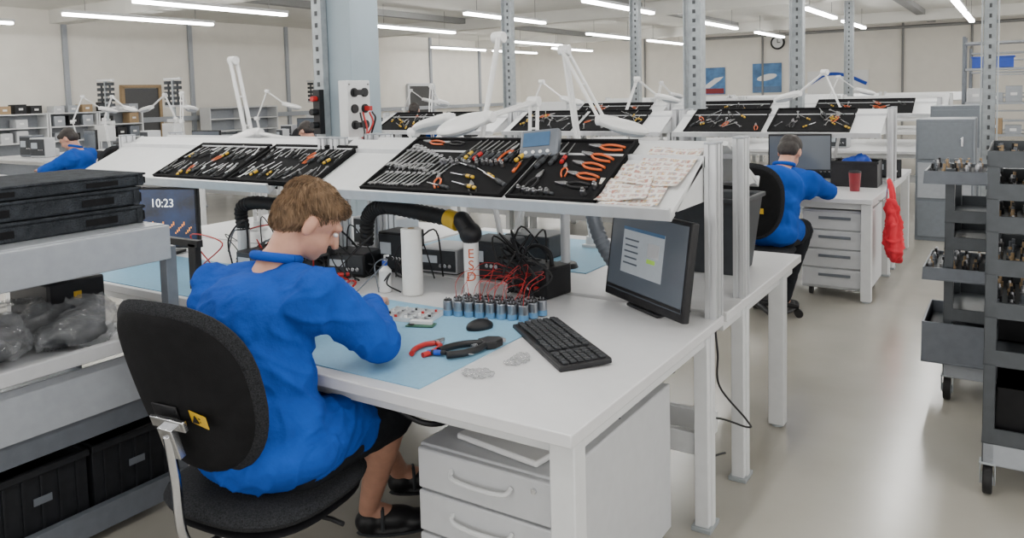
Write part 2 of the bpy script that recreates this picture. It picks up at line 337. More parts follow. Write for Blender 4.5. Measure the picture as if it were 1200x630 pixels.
part(rb,'strap',REDC,[('t',spath([(-.76,6.15,.66),(-.77,6.18,.78),(-.79,6.22,.86),(-.77,6.26,.78),(-.76,6.26,.66)]),.016)],bevel=0)
part(rb,'hook',CHROME,[('t',[(-.86,6.22,.71),(-.81,6.22,.72),(-.795,6.22,.85),(-.805,6.22,.88)],.005)],bevel=0)
o=blob('cloth_bundle',[('s',(0,0,.05),(.1,.08,.06)),('s',(.05,.02,.08),(.07,.06,.06))],BLU,None,.012,3,.02,20,loc=(-1.12,6.78,.86)); tag(o,'blue cloth bundle stuffed in black tote','cloth')
# ------------------------------------------------------------------ room
struct('floor',FLOOR,[('b',(-5.8,12,-.05),(23.6,32,.1))])
struct('ceiling',CEIL,[('b',(-5.8,12,3.65),(23.6,32,.1))])
struct('wall_left',WALL,[('b',(-17.7,12,1.8),(.2,32,3.6))])
struct('wall_back',WALL,[('b',(-5.8,28.1,1.8),(23.6,.2,3.6))])
n=0
for y in (9.2,17.5,25): n+=1; struct('trim_%d'%n,CEIL,[('b',(-5.8,y,3.45),(23.6,.35,.3))])
for x in (-2.4,-7.6,-12.7): n+=1; struct('trim_%d'%n,BEAM,[('b',(x,12,3.53),(.22,32,.14))])
for y in (7.5,9.3,12.4,15.5,18.6,22,25): n+=1; struct('trim_%d'%n,GREY,[('b',(-17.56,y,1.8),(.07,.1,3.6))])
for x in (-12,-7.6,-3.2,-1.3): n+=1; struct('trim_%d'%n,BEAM,[('c',(x,27.95,0),(x,27.95,3.6),.035)])
n+=1; struct('trim_%d'%n,BEAM,[('c',(-10,27.9,3.35),(3,27.9,3.35),.05)])
n+=1; struct('trim_%d'%n,GREY,[('b',(-17.52,14,1.15),(.1,26,.12))])
d=struct('door_1',GLASSD,[('b',(-17.57,11.0,.95),(.08,.9,1.9))])
obj('frame',mkmesh('f',[('b',(-17.55,10.53,.97),(.12,.07,1.94)),('b',(-17.55,11.47,.97),(.12,.07,1.94)),('b',(-17.55,11.0,1.95),(.12,1.0,.07))]),TAN,d)
d=struct('door_2',GLASSD,[('b',(-17.57,21.4,.95),(.08,1.3,1.9))])
obj('frame',mkmesh('f',[('b',(-17.55,20.7,.97),(.12,.09,1.94)),('b',(-17.55,22.1,.97),(.12,.09,1.94)),('b',(-17.55,21.4,1.95),(.12,1.4,.09))]),CABG,d)
LT=thing('ceiling_light','white linear fluorescent tube fitting hung from ceiling','light',(-1.1,18.6,3.1),group='ceiling tube lights')
part(LT,'housing',WPAINT,[('b',(0,0,.05),(.13,3.0,.05))]); part(LT,'light_tube',TUBE,[('b',(0,0,0),(.11,2.96,.045))],bevel=.01)
part(LT,'suspension_wire',BEAM,[('c',(0,-1.1,.07),(0,-1.1,.5),.006,.006,6)],bevel=0); part(LT,'suspension_wire',BEAM,[('c',(0,1.1,.07),(0,1.1,.5),.006,.006,6)],bevel=0)
pos=[(-1.1,22)]
for x,ys in ((-1.1,(1,6,10,13.9)),(-3.65,(1.5,6,10.2,18,22)),(-6.3,(0,4,8,13.6,19.2,24)),(-8.95,(1,6,13.8)),(-9.8,(20.5,24.6)),(-11.4,(3.5,8.6)),(-11.9,(14.4,)),(-12.8,(21.5,)),(-13.8,(4.2,8.8,25.6)),(-15.9,(6,21.5,25)),(2,(2,8,14))):  # some fittings are out of view, added for room light and floor reflections
    for y in ys: pos.append((x,y))
for x,y in pos: dup(LT,(x,y,3.1))
ck=thing('wall_clock','round white wall clock with black rim on wall','clock',(-7.08,27.96,3.08))
part(ck,'rim',BLACK,[('c',(0,0,0),(0,-.06,0),.24,.24,32)]); part(ck,'dial',WPL,[('c',(0,-.061,0),(0,-.066,0),.18,.18,32)],bevel=0)
part(ck,'hand',BLACK,[('b',(.0,-.07,.055),(.025,.004,.12))],bevel=0); part(ck,'hand',BLACK,[('b',(.045,-.07,.0),(.1,.004,.025))],bevel=0)
for i,(x0,x1,z0,z1) in enumerate(((-9.87,-8.93,1.35,2.31),(-7.95,-6.96,1.38,2.39))):
    p=thing('poster',('blue sky poster with white aircraft wing on wall','blue sky poster with pale airship on wall')[i],'poster',((x0+x1)/2,27.97,(z0+z1)/2),group='wall posters')
    w=x1-x0;h=z1-z0
    part(p,'sheet',SKY,[('b',(0,0,0),(w,.02,h))],bevel=0)
    if i==0: part(p,'wing_print',WPL,[('x',[(-.4,-.3),(.1,.05),(.42,.1),(.3,-.02),(-.1,-.3)],-.004,.004,Matrix.Translation((0,-.013,.05))@Matrix.Rotation(R(90),4,'X'))],bevel=0)
    else: part(p,'airship_print',WPL,[('x',[(.34*math.cos(a),.11*math.sin(a)+.06*math.cos(a)) for a in [2*math.pi*q/24 for q in range(24)]],-.004,.004,Matrix.Translation((0,-.013,.02))@Matrix.Rotation(R(90),4,'X'))],bevel=0)
    part(p,'header_band',(DRED if i==0 else SCRB),[('b',(0,-.014,-h/2+.12),(w*.9,.006,.18))],bevel=0)
bn=thing('banner','white banner with blue swoosh on the wall','banner',(-5.15,27.96,1.55))
part(bn,'sheet',WPL,[('b',(0,0,0),(1.9,.02,1.0))],bevel=0)
part(bn,'swoosh_print',BLU,[('t',spath([(-.85,-.02,.1),(-.35,-.02,.38),(.25,-.02,.34),(.9,-.02,.05)]),.055)],bevel=0)
def steel_post(x,y,w):
    t=thing('steel_column','grey perforated steel column reaching the ceiling','column',(x,y,0),group='steel columns')
    part(t,'web',GALV,[('b',(0,0,1.8),(w*.8,.012,3.6)),('b',(-w/2,0,1.8),(.012,w*.8,3.6)),('b',(w/2,0,1.8),(.012,w*.8,3.6)),('b',(0,0,.01),(w*1.5,w*1.5,.02))])
    part(t,'perforation',HOLE,[('b',(0,-.01,.3+k*.1),(w*.16,.012,.04)) for k in range(32)],bevel=0)
    return t
steel_post(-3.03,8.42,.19); steel_post(-2.34,10.15,.15); steel_post(-3.14,18.3,.17); steel_post(-5.84,13.2,.16); steel_post(-6.55,10.1,.15); steel_post(-.27,9.15,.14)
bp=thing('concrete_pillar','pale blue-grey square pillar with steel edge strip','pillar',(-4.43,4.55,0))
part(bp,'shaft',PILLAR,[('b',(0,0,1.8),(.32,.32,3.6))],bevel=.01)
part(bp,'edge_strip',GALV,[('b',(-.12,-.2,1.8),(.10,.06,3.6)),('b',(-.2,-.1,1.8),(.05,.12,3.6))])
part(bp,'perforation',HOLE,[('b',(-.12,-.232,.4+k*.09),(.025,.006,.035)) for k in range(35)],bevel=0)
eb=thing('outlet_panel','grey outlet panel with black red plugs on pillar','electrical panel',(-4.20,4.34,1.45))
part(eb,'panel',WPAINT,[('b',(0,0,0),(.09,.24,.46))],bevel=.006)
for s in (-1,1):
    for q in (-1,1): part(eb,'screw',BEAM,[('b',(.048,s*.1,q*.2),(.006,.012,.012))],bevel=0)
for k in range(3):
    for s in (-1,1):
        part(eb,'outlet',BLACK,[('c',(.04,s*.055,.14-k*.12),(.062,s*.055,.14-k*.12),.034,.034)],bevel=.003)
part(eb,'plug',RED,[('b',(.085,.055,.02),(.05,.035,.035))]); part(eb,'plug',BLACK,[('b',(.09,-.055,-.1),(.06,.04,.04))]); part(eb,'plug',BLACK,[('b',(.09,-.055,.14),(.06,.04,.04))])
for c,m_ in ((.05,RED),(-.05,BLACK),(-.02,RED),(.08,BLACK)):
    one('cable',m_,[('t',spath([(-4.1,4.34+c,1.44),(-4.02,4.28+c,1.3+c),(-4.15,4.2+c*2,1.2),(-4.2,4.05,1.15+c),(-4.0,3.8,.95)]),.007)],'thin power cable drooping from pillar outlets','cable',bevel=0,group='pillar cables')
jb=thing('junction_box','black plug cluster mounted on pillar edge strip','electrical box',(-4.53,4.29,1.45))
part(jb,'body',BLACK,[('b',(0,0,0),(.07,.05,.34))]); part(jb,'plug',RED,[('c',(0,-.02,.1),(0,-.07,.1),.02)]); part(jb,'plug',BLACK,[('c',(0,-.02,0),(0,-.08,0),.025)])
part(jb,'plug',BLACK,[('c',(0,-.02,-.1),(0,-.08,-.1),.025)])
# ------------------------------------------------------------------ benches
def tslot(w,d,g=.011):
    pts=[]
    def edge(ax,ay,bx,by,L,nx,ny):
        k=max(1,round(L/.04)); pts.append((ax,ay))
        for i in range(k):
            t=(i+.5)/k; cx,cy=ax+(bx-ax)*t,ay+(by-ay)*t; dx,dy=(bx-ax)/L,(by-ay)/L
            pts.extend([(cx-dx*g/2,cy-dy*g/2),(cx-dx*g/2-nx*.008,cy-dy*g/2-ny*.008),(cx+dx*g/2-nx*.008,cy+dy*g/2-ny*.008),(cx+dx*g/2,cy+dy*g/2)])
    a,b=w/2,d/2
    edge(-a,-b,a,-b,w,0,-1); edge(a,-b,a,b,d,1,0); edge(a,b,-a,b,w,0,1); edge(-a,b,-a,-b,d,-1,0); return pts
TILT=25
def bench(name,label,x,y,w,rz=0,py=1.1,group=None,legy=.06,depth=1.13,skip=(),board=True):
    t=thing(name,label,'workbench',(x,y,0),(0,0,rz),group)
    part(t,'worktop',WHITE,[('b',(0,depth/2,.732),(w,depth,.036))],bevel=.004)
    part(t,'frame',WPAINT,[('b',(0,.08,.69),(w-.1,.04,.05)),('b',(0,depth-.06,.69),(w-.1,.04,.05)),('b',(-w/2+.05,depth/2,.69),(.04,depth-.1,.05)),('b',(w/2-.05,depth/2,.69),(.04,depth-.1,.05)),('b',(0,depth-.08,.3),(w-.14,.03,.08))],bevel=.003)
    for sx in (-1,1):
        if sx not in skip:
            part(t,'leg',WPAINT,[('b',(sx*(w/2-.045),legy,.36),(.07,.06,.70))],bevel=.004)
            part(t,'foot',GALV,[('c',(sx*(w/2-.045),legy,0),(sx*(w/2-.045),legy,.025),.028,.02,12)])
        part(t,'leg',WPAINT,[('b',(sx*(w/2-.045),py-.05,.365),(.05,.08,.70)),('b',(sx*(w/2-.02),py-.05,.365),(.015,.03,.70))],bevel=.003)
        part(t,'foot',GALV,[('b',(sx*(w/2-.045),py-.05,.008),(.07,.1,.016))])
        if board:
            part(t,'upright_post',ALU,[('x',tslot(.04,.08),.75,1.36,Matrix.Translation((sx*(w/2-.025),py,0)))],bevel=0)
            part(t,'post_cap',GREY,[('b',(sx*(w/2-.025),py,1.364),(.042,.082,.008))])
    if not board: return t
    by=py-.33
    part(t,'sloped_shelf',WPAINT,[('b',(0,.225,0),(w-.1,.45,.018))],loc=(0,by,1.155),rot=(TILT,0,0),bevel=.002)
    part(t,'shelf_lip',ALU,[('b',(0,-.004,.006),(w-.1,.012,.045)),('b',(0,.012,-.012),(w-.1,.03,.008))],loc=(0,by,1.155),rot=(TILT,0,0),bevel=.001)
    part(t,'shelf_beam',ALU,[('b',(0,py-.02,1.30),(w-.08,.04,.04))],bevel=.001)
    for sx in (-1,1):
        a=sx*(w/2-.05)
        part(t,'shelf_bracket',WPAINT,[('r',[(a,by+.05,1.16),(a,py,1.16),(a,py,1.33),(a-.006*sx,by+.05,1.16),(a-.006*sx,py,1.16),(a-.006*sx,py,1.33)],[(0,1,2),(5,4,3),(0,3,4,1),(1,4,5,2),(2,5,3,0)])],bevel=0)
    return t
G='assembly workbenches'
NB=bench('workbench','white assembly workbench with sloped tool shelf and monitor',-1.795,1.57,1.85,group=G,skip=(-1,))
bench('workbench','white workbench with waste bin, back to back',-1.795,3.87,1.85,180,py=.88,group=G,legy=.26)
bench('workbench','white workbench beside grey storage rack',-3.6,1.93,1.7,py=.74,group=G,depth=.95)
bench('workbench','white workbench facing the pillar',-3.6,3.87,1.7,180,py=.88,group=G,depth=.97)
YR=5.95
unitA=bench('workbench','white workbench with drawers and red bag',-1.76,YR,1.8,py=1.05,group=G)
for (y,rz) in ((YR,0),(YR+2.3,180),(10.4,0),(12.7,180)):
    for x in (-1.76,-3.58,-5.40):
        if (x,y)==(-1.76,YR): continue
        dup(unitA,(x,y,0),(0,0,rz),label='white workbench with sloped shelf in bench row')
low=bench('workbench','plain white workbench with instruments near wall',-9.3,YR,1.8,py=1.05,group=G,board=False)
for (y,rz,xs) in ((3.4,0,(-10.9,-12.75)),(YR,0,(-11.12,-12.94)),(YR+2.3,180,(-9.3,-11.12,-12.94)),(10.4,0,(-9.3,-11.12,-12.94)),(12.7,180,(-9.3,-11.12,-12.94))):
    for x in xs: dup(low,(x,y,0),(0,0,rz))
me=mkmesh('farbench',[('b',(0,.56,.73),(1.8,1.12,.04))]+[('b',(s*.85,q,.36),(.07,.07,.72)) for s in(-1,1) for q in (.08,1.05)]+[('b',(s*.87,1.07,1.06),(.04,.08,.64)) for s in(-1,1)]+[('b',(0,.9,1.25),(1.7,.42,.02),(TILT,0,0))])
me.materials.append(WPAINT)
for (y,rz) in ((14.6,0),(16.9,180),(19.8,0),(22.1,180)):
    for x in (-1.9,-3.75,-5.6,-7.45,-9.3):
        o=bpy.data.objects.new('workbench',me); COL.objects.link(o); o.location=(x,y,0); o.rotation_euler=(0,0,R(rz)); tag(o,'white workbench with sloped shelf in bench row','workbench',G)
one('bench_mat',BLUEMAT,[('b',(-1.99,1.96,.752),(1.24,.68,.004))],'light blue antistatic mat on workbench top','mat',bevel=.001)
one('bench_mat',BLUEMAT,[('b',(-2.15,3.4,.752),(1.1,.7,.004))],'light blue antistatic mat near instrument','mat',bevel=.001)
one('bench_mat',BLUEMAT,[('b',(-3.5,2.2,.752),(1.3,.5,.004))],'light blue antistatic mat beside dark screen','mat',bevel=.001)
# ------------------------------------------------------------------ tool trays & tools
def board_M(bx,by,bz,x,s,h=.009,rz=0):
    return Matrix.Translation((bx,by,bz))@Matrix.Rotation(R(TILT),4,'X')@Matrix.Translation((x,s,h))@Matrix.Rotation(R(rz),4,'Z')
arc=lambda pts,n=4: spath(pts,n)
def P_wrench():
    t=thing('wrench','steel combination wrench in black foam tray','tool')
    part(t,'shaft',TOOLST,[('b',(0,0,.004),(.009,.11,.005)),('o',(0,.062,.004),.009,.0035)],bevel=.001)
    part(t,'open_jaw',TOOLST,[('x',[(-.005,-.052),(-.013,-.06),(-.012,-.078),(-.005,-.072),(-.005,-.064),(.005,-.064),(.005,-.072),(.012,-.078),(.013,-.06),(.005,-.052)],.001,.008)],bevel=.0005)
    return t
def P_pliers(m_):
    t=thing('pliers','steel pliers with plastic grips in black foam tray','tool')
    part(t,'jaw',TOOLST,[('x',[(-.01,0),(-.012,.02),(-.003,.06),(.003,.06),(.012,.02),(.01,0)],.002,.012),('c',(0,.012,.0),(0,.012,.015),.008)],bevel=.001)
    for s in (-1,1): part(t,'grip',m_,[('t',arc([(s*.005,.0,.007),(s*.018,-.03,.007),(s*.018,-.07,.007),(s*.010,-.11,.007)]),.0052)],bevel=0)
    return t
def P_driver(m_):
    t=thing('screwdriver','screwdriver with plastic handle in black foam tray','tool')
    part(t,'handle',BLACK,[('c',(0,-.08,.012),(0,-.02,.012),.010,.009,10),('c',(0,-.02,.012),(0,-.008,.012),.007,.006,10)],bevel=.003)
    part(t,'coloured_ring',m_,[('c',(0,-.068,.012),(0,-.04,.012),.0108,.0104,10)],bevel=.001)
    part(t,'end_cap',m_,[('c',(0,-.096,.012),(0,-.08,.012),.009,.0105,10)],bevel=.002)
    part(t,'shaft',TOOLST,[('c',(0,-.01,.012),(0,.09,.012),.003,.0025,8)],bevel=0); return t
def P_socket():
    return one('socket_bit',TOOLST,[('c',(0,0,0),(0,0,.022),.011,.009,14),('c',(0,0,.022),(0,0,.03),.006,.006,6)],'small steel socket bit in black foam tray','tool',bevel=.001)
def P_hex():
    return one('hex_key',TOOLST,[('t',[(0,-.04,.004),(0,.03,.004),(.003,.036,.004),(.025,.037,.004)],.0028,6)],'small bent steel hex key in black tray','tool',bevel=0)
def P_knife():
    t=thing('utility_knife','orange and black utility knife in foam tray','tool')
    part(t,'handle',ORG,[('b',(0,-.02,.008),(.018,.10,.014))],bevel=.004); part(t,'slider',BLACK,[('b',(0,-.01,.016),(.01,.05,.005))],bevel=.001); part(t,'blade',TOOLST,[('b',(0,.045,.008),(.012,.03,.002))],bevel=0); return t
PR={'w':P_wrench(),'po':P_pliers(ORG),'pr':P_pliers(RED),'pb':P_pliers(BLACK),'dy':P_driver(YEL),'dr':P_driver(RED),'db':P_driver(BLU),'dk':P_driver(DGREY),'s':P_socket(),'h':P_hex(),'k':P_knife()}
USED=set()
def put(k,M,sc=1,group='tools in foam trays'):
    o=PR[k]; M=M@Matrix.Scale(sc,4)
    if k in USED: c=dup(o,M=M)
    else: USED.add(k); c=o; o.matrix_world=M
    c['group']=group; return c
def tray(bx,by,bz,x0,x1,s0=.015,s1=.44,label='black foam tool tray on sloped shelf'):
    w=x1-x0; L=s1-s0
    o=one('tool_tray',BLACKM,[('b',(0,0,.006),(w,L,.012))]+[('b',(s*(w/2-.006),0,.012),(.012,L,.022)) for s in(-1,1)]+[('b',(0,s*(L/2-.006),.012),(w,.012,.022)) for s in(-1,1)],label,'tool tray',group='foam tool trays')
    o.matrix_world=board_M(bx,by,bz,(x0+x1)/2,(s0+s1)/2)
    return o
BY,BZ=2.34,1.155
def fill(x0,x1,spec,by=BY,bz=BZ,bx=0,L=.42,j=0):
    for (k,fx,fs,rz,sc) in spec: put(k,board_M(bx,by,bz,x0+(x1-x0)*(fx+U(-j,j)*.3),.02+L*(fs+U(-j,j)),.022,rz+U(-j,j)*300),sc)
tray(0,BY,BZ,-2.26,-1.58); tray(0,BY,BZ,-1.55,-1.2)
tray(0,BY,BZ,-3.68,-3.13,s1=.35); tray(0,BY,BZ,-3.10,-2.55,s1=.35)
sp=[]
for i in range(12): sp.append(('w',.05+.040*i,.64-.02*i,-8,1.3-.06*i))
for i in range(11): sp.append(('w',.05+.036*i,.2,-12,.72))
for i in range(11): sp.append((['dk','dy','dk','dr','dk','dk','dk','po','dk','pb','dy'][i],.52+.042*i,.76,-10,.85))
sp+= [('po',.14,.92,80,.75),('po',.50,.24,30,.7),('dy',.72,.12,70,.75),('dk',.88,.24,60,.9),('dy',.64,.3,75,.7),('dk',.6,.46,70,.6),('k',.95,.5,10,.7),('dy',.78,.36,65,.7),('pb',.3,.92,85,.7),('pb',.78,.14,40,.7),('dk',.55,.1,80,.7)]
for i in range(16): sp.append(('s',.40+.03*i,.50+.02*(i%3),0,.8))
for i in range(8): sp.append(('h',.05+.04*i,.42,0,.7))
fill(-2.26,-1.58,sp,j=.015)
sp=[('po',.62,.88,78,.92),('po',.6,.72,70,.92),('po',.58,.55,76,.9),('po',.62,.4,70,.85),('pb',.58,.24,80,.85),('pb',.18,.3,0,.85),('dk',.10,.7,0,1),('dk',.20,.72,0,.9),('dr',.30,.74,0,.8),('dk',.34,.1,80,.7),('s',.85,.1,0,1),('s',.92,.2,0,1),('po',.4,.5,20,.6)]
for i in range(6): sp.append(('s',.10+.07*i,.08,0,.9))
fill(-1.55,-1.2,sp,j=.02)
for (a,b) in ((-3.68,-3.13),(-3.10,-2.55)):
    sp=[]
    for i in range(19):
        sp.append((random.choice(['dk','w','po','w','dk','dy','pb','s','dk','pb']),.05+.05*i,U(.20,.34),U(-25,25),U(.5,.72)))
        sp.append((random.choice(['w','dy','dk','pb','h','po','w','dk','dk']),.05+.05*i,U(.66,.82),U(-25,25),U(.45,.7)))
    fill(a,b,sp,L=.33)
random.seed(8)
for cx in (-1.76,-3.58,-5.40):
    for (x0,x1) in ((-.75,-.08),(-.02,.62)):
        tray(cx,YR+.72,BZ,x0,x1,label='black foam tool tray on far workbench shelf')
        fill(x0,x1,[(random.choice(['dk','po','w','w','dk','dy','pb','w','dy']),U(.08,.92),U(.2,.85),U(-60,60),U(.6,.95)) for _ in range(20)],by=YR+.72,bx=cx)
for cx in (-1.76,-3.58,-5.40):
    tray(cx,10.4+.72,BZ,-.6,.6,label='black foam tool tray on distant workbench shelf')
    fill(-.6,.6,[(random.choice(['dy','po','w','pb']),U(.08,.92),U(.2,.85),U(-60,60),.9) for _ in range(12)],by=10.4+.72,bx=cx)
for i,(x,s,rz,w,l) in enumerate(((-1.085,.15,4,.21,.28),(-1.04,.27,-3,.2,.26),(-1.13,.11,9,.19,.15))):
    vs=[];fs=[];N=8
    for a in range(N+1):
        for b in range(N+1):
            u,v=a/N-.5,b/N-.5; vs.append((u*w,v*l,.003+i*.002+.02*max(0,abs(u)-.34)+.03*max(0,-v-.36)+.003*math.sin(8*u+6*v+i)))
    for a in range(N):
        for b in range(N): q=a*(N+1)+b; fs.append((q,q+1,q+N+2,q+N+1))
    o=one('printed_sheet',PRINT,[('r',vs,fs)],'printed sheet with rows of small coloured pictures','paper',bevel=0,group='printed sheets'); o.matrix_world=board_M(0,BY,BZ,x,s,.012,rz)
td=thing('measuring_instrument','small grey-blue handheld measuring instrument on shelf','instrument'); td.matrix_world=board_M(0,BY,BZ,-1.58,.37,.03,12)@Matrix.Rotation(R(35),4,'X')
part(td,'case',MGREY,[('b',(0,0,.02),(.16,.12,.04))],bevel=.008); part(td,'display',SCRB,[('b',(-.01,.015,.0415),(.11,.06,.003))],bevel=0)
for k in range(4): part(td,'button',WPL,[('c',(-.05+.03*k,-.04,.04),(-.05+.03*k,-.04,.044),.007)],bevel=0)
def lamp(x,y,z,rz,pts,head=True,label='white articulated bench lamp with round head',rot=(0,0),r=.009):
    t=thing('bench_lamp',label,'lamp',(x,y,z),(0,0,rz),group='articulated bench lamps')
    part(t,'clamp_base',WPL,[('c',(0,0,0),(0,0,.06),.035,.03),('b',(0,0,.01),(.08,.08,.02))],bevel=.004)
    for i in range(len(pts)-1):
        a,b=Vector(pts[i]),Vector(pts[i+1]); d=(b-a).normalized(); off=Vector((0,0,1)).cross(d); off=off.normalized()*2*r if off.length>.1 else Vector((2*r,0,0))
        part(t,'arm',WPL,[('c',a+off,b+off,r,r,8),('c',a-off,b-off,r,r,8)]+[('c',a+d*q-off,a+d*q+off,.005,.005,6) for q in (.05,(b-a).length*.5)],bevel=0)
        part(t,'joint',WPL,[('c',b-Vector((.03,0,0)),b+Vector((.03,0,0)),.026)],bevel=.003)
    if head:
        h=Vector(pts[-1]); d=Vector((math.cos(R(rot[0])),math.sin(R(rot[0])),-.25)).normalized()
        part(t,'lamp_head',WPL,[('s',h+d*.12,(.13,.09,.032),ori((0,0,0),d)@Matrix.Rotation(R(90),4,'Y')),('k',h,h+d*.07,.03,.035)],bevel=0)
        part(t,'lens',GREY,[('s',h+d*.13+Vector((0,0,-.02)),(.10,.07,.022),ori((0,0,0),d)@Matrix.Rotation(R(90),4,'Y'))],bevel=0)
    return t
lamp(-2.03,3.05,.75,0,[(0,0,.06),(-.08,-.05,.58),(.0,0,1.06)],False,'white upright spring arm of a bench lamp',r=.012)
lamp(-2.1,3.25,.75,0,[(0,0,.06),(.12,0,.5),(.10,.05,.76),(.10,-.35,.70)],True,rot=(200,0))
lamp(-1.85,3.6,.75,0,[(0,0,.06),(-.14,0,1.02),(.12,-.1,.66)],True,rot=(0,0))
lamp(-3.95,3.2,.75,0,[(0,0,.06),(-.05,.0,.6),(-.16,0,1.05)],False,'white upright spring arm of a bench lamp',r=.012)
lamp(-3.3,3.05,.75,0,[(0,0,.06),(.05,0,.55),(-.25,-.15,.62)],True,rot=(190,0))
lamp(-3.0,3.4,.75,0,[(0,0,.06),(.15,0,.6),(.4,-.0,.68)],True,rot=(180,0))
for (x,y,rz) in ((-4.4,7.3,0),(-3.3,7.4,40),(-5.8,7.3,100),(-2.2,11.7,0),(-4.8,11.8,60),(-8.8,7.3,20),(-10.9,7.3,190),(-12.6,7.3,10),(-11,4.2,90),(-10,11.8,30),(-12.5,11.8,80),(-1.4,7.4,160),(-9.4,6.5,120),(-11.8,6.4,60)):
    lamp(x,y,.75,rz,[(0,0,.06),(-.1,0,.55),(.05,.05,.92),(.28,.1,.74)],True,'white articulated lamp on far workbench',r=.007)
# ------------------------------------------------------------------ bench top objects
kb=thing('keyboard','black computer keyboard on white bench top','keyboard',(-1.22,2.13,.75),(0,0,-40))
part(kb,'case',BLACK,[('b',(0,0,.011),(.46,.165,.018),(3,0,0))],bevel=.005)
for i,y_ in enumerate((-.058,-.034,-.012,.01,.032,.058)):
    ks=[]
    for j in range(21):
        x_=-.21+.021*j
        if j==15: continue
        if i==0 and 4<=j<=9:
            if j==4: ks.append(('b',(x_+.0525,y_,.0235),(.12,.017,.006)))
            continue
        ks.append(('b',(x_,y_,.0235+y_*.05),(.017,.018,.007)))
    part(kb,'key_row',KEYM,ks,bevel=.002)
mo=thing('monitor','black flat screen monitor with grey dialog on bench','monitor',(-1.13,2.62,.75),(0,0,-33))
part(mo,'stand',BLACK,[('b',(0,.05,.008),(.20,.15,.014)),('b',(0,.06,.08),(.08,.03,.14))],bevel=.007)
tilt=Matrix.Translation((0,0,.188))@Matrix.Rotation(R(-8),4,'X')
def tp(parent,name,m_,prims,bevel=.002):
    o=part(parent,name,m_,prims,bevel=bevel); o.matrix_basis=tilt; return o
tp(mo,'housing',BLACK,[('b',(0,.012,0),(.50,.03,.34)),('b',(0,.035,-.01),(.3,.04,.2))],.006)
tp(mo,'screen',SCR,[('b',(0,-.0035,.008),(.47,.002,.295))],0)
tp(mo,'dialog_window',SCRW,[('b',(-.02,-.006,.02),(.26,.002,.17))],0)
tp(mo,'title_bar',SCRB,[('b',(-.02,-.0075,.1),(.26,.002,.012))],0)
tp(mo,'dialog_picture',CABG,[('b',(.05,-.0075,.04),(.07,.002,.05))],0); tp(mo,'dialog_picture',SCRG,[('b',(.04,-.0075,-.0),(.05,.002,.015))],0)
tp(mo,'dialog_text',SCR,[('b',(-.09,-.0075,.06-k*.022),(.09-.01*(k%2),.002,.006)) for k in range(5)],0)
tp(mo,'task_bar',BLACK,[('b',(0,-.006,-.13),(.47,.002,.012))],0)
m2=thing('monitor','dark display showing blue lock screen with clock','monitor',(-3.82,2.44,.75),(0,0,22))
part(m2,'stand',BLACK,[('b',(0,.03,.008),(.2,.14,.016)),('b',(0,.04,.05),(.05,.03,.1))],bevel=.004)
part(m2,'housing',BLACK,[('b',(0,0,.2),(.50,.03,.32))],bevel=.005); part(m2,'screen',LOCK,[('b',(0,-.016,.2),(.475,.002,.295))],bevel=0)
part(m2,'screen_lights',LOCKO,[('b',(-.12+.010*k,-.018,.12+.010*((k*7)%6)),(.006,.001,.008+.005*(k%3))) for k in range(34)],bevel=0)
text(m2,'clock_digits','10:23',.062,TXT,(.05,-.018,.275),(90,0,0))
cp=thing('capacitor','silver cylindrical capacitor with blue sleeve on mat','capacitor',(0,0,0),group='row of capacitors')
part(cp,'can',CANM,[('c',(0,0,.018),(0,0,.055),.0178,.0178,18)],bevel=.002); part(cp,'sleeve',SLEEVE,[('c',(0,0,0),(0,0,.02),.0184,.0184,18)],bevel=.001)
part(cp,'cap',BLACK,[('c',(0,0,.055),(0,0,.058),.015,.015,14)],bevel=0)
for s in (-1,1): part(cp,'terminal',TOOLST,[('c',(s*.006,0,.055),(s*.006,0,.066),.0025,.0025,6)],bevel=0)
fst=True
for r_ in range(3):
    for c_ in range(8):
        loc=(-1.74+.040*c_+.012*r_,2.235+.044*r_+.010*c_,.754)
        if fst: cp.location=loc; fst=False
        else: dup(cp,loc)
random.seed(3)
for k in range(16):
    x=-1.72+.036*(k%9); y=2.26+.03*(k%4)
    one('wire',RED,[('t',spath([(x,y,.818),(x+U(-.02,.02),y+.02,.85+U(0,.04)),(x+U(-.04,.04),y+.12,.88+U(-.03,.04)),(-1.66+U(-.08,.06),2.6+U(-.02,.02),.84)],5),.0011,5)],'thin red wire from capacitor to black tester','wire',bevel=0,group='red test wires')
bt=thing('test_device','black electrical tester with handle and cables','test device',(-1.62,2.68,.75),(0,0,-10))
part(bt,'case',BLACK,[('b',(0,0,.06),(.22,.15,.12))],bevel=.01); part(bt,'control_panel',DGREY,[('b',(0,-.06,.10),(.17,.05,.06),(35,0,0))],bevel=.004)
part(bt,'handle',BLACK,[('t',spath([(-.07,0,.12),(-.06,0,.17),(0,0,.19),(.06,0,.17),(.07,0,.12)]),.009)],bevel=0)
for k in range(4): part(bt,'terminal',RED if k%2 else CHROME,[('c',(-.06+.04*k,-.09,.04),(-.06+.04*k,-.075,.04),.01)],bevel=.001)
part(bt,'knob',CHROME,[('c',(.03,-.085,.115),(.03,-.07,.105),.015)],bevel=.001)
for k in range(14):
    one('cable',BLACK,[('t',spath([(-1.7+U(-.05,.12),2.65+U(-.05,.1),.87),(-1.70+U(-.1,.12),2.6+U(-.1,.1),.94+U(-.04,.08)),(-1.64+U(-.12,.15),2.56+U(-.1,.12),.85),(-1.6+U(-.15,.12),2.62+U(-.12,.1),.762)],6),.004,6)],'black test lead curling around black tester','cable',bevel=0,group='black test leads')
fa=thing('extraction_arm','white tube extraction arm with black hose and yellow joint','extraction arm',(-1.80,2.47,.75),ab=True)
part(fa,'base_flange',DGREY,[('c',(-1.8,2.47,.752),(-1.8,2.47,.765),.045,.04)])
part(fa,'tube',WPL,[('c',(-1.8,2.47,.76),(-1.8,2.47,1.0),.03,.03,24)])
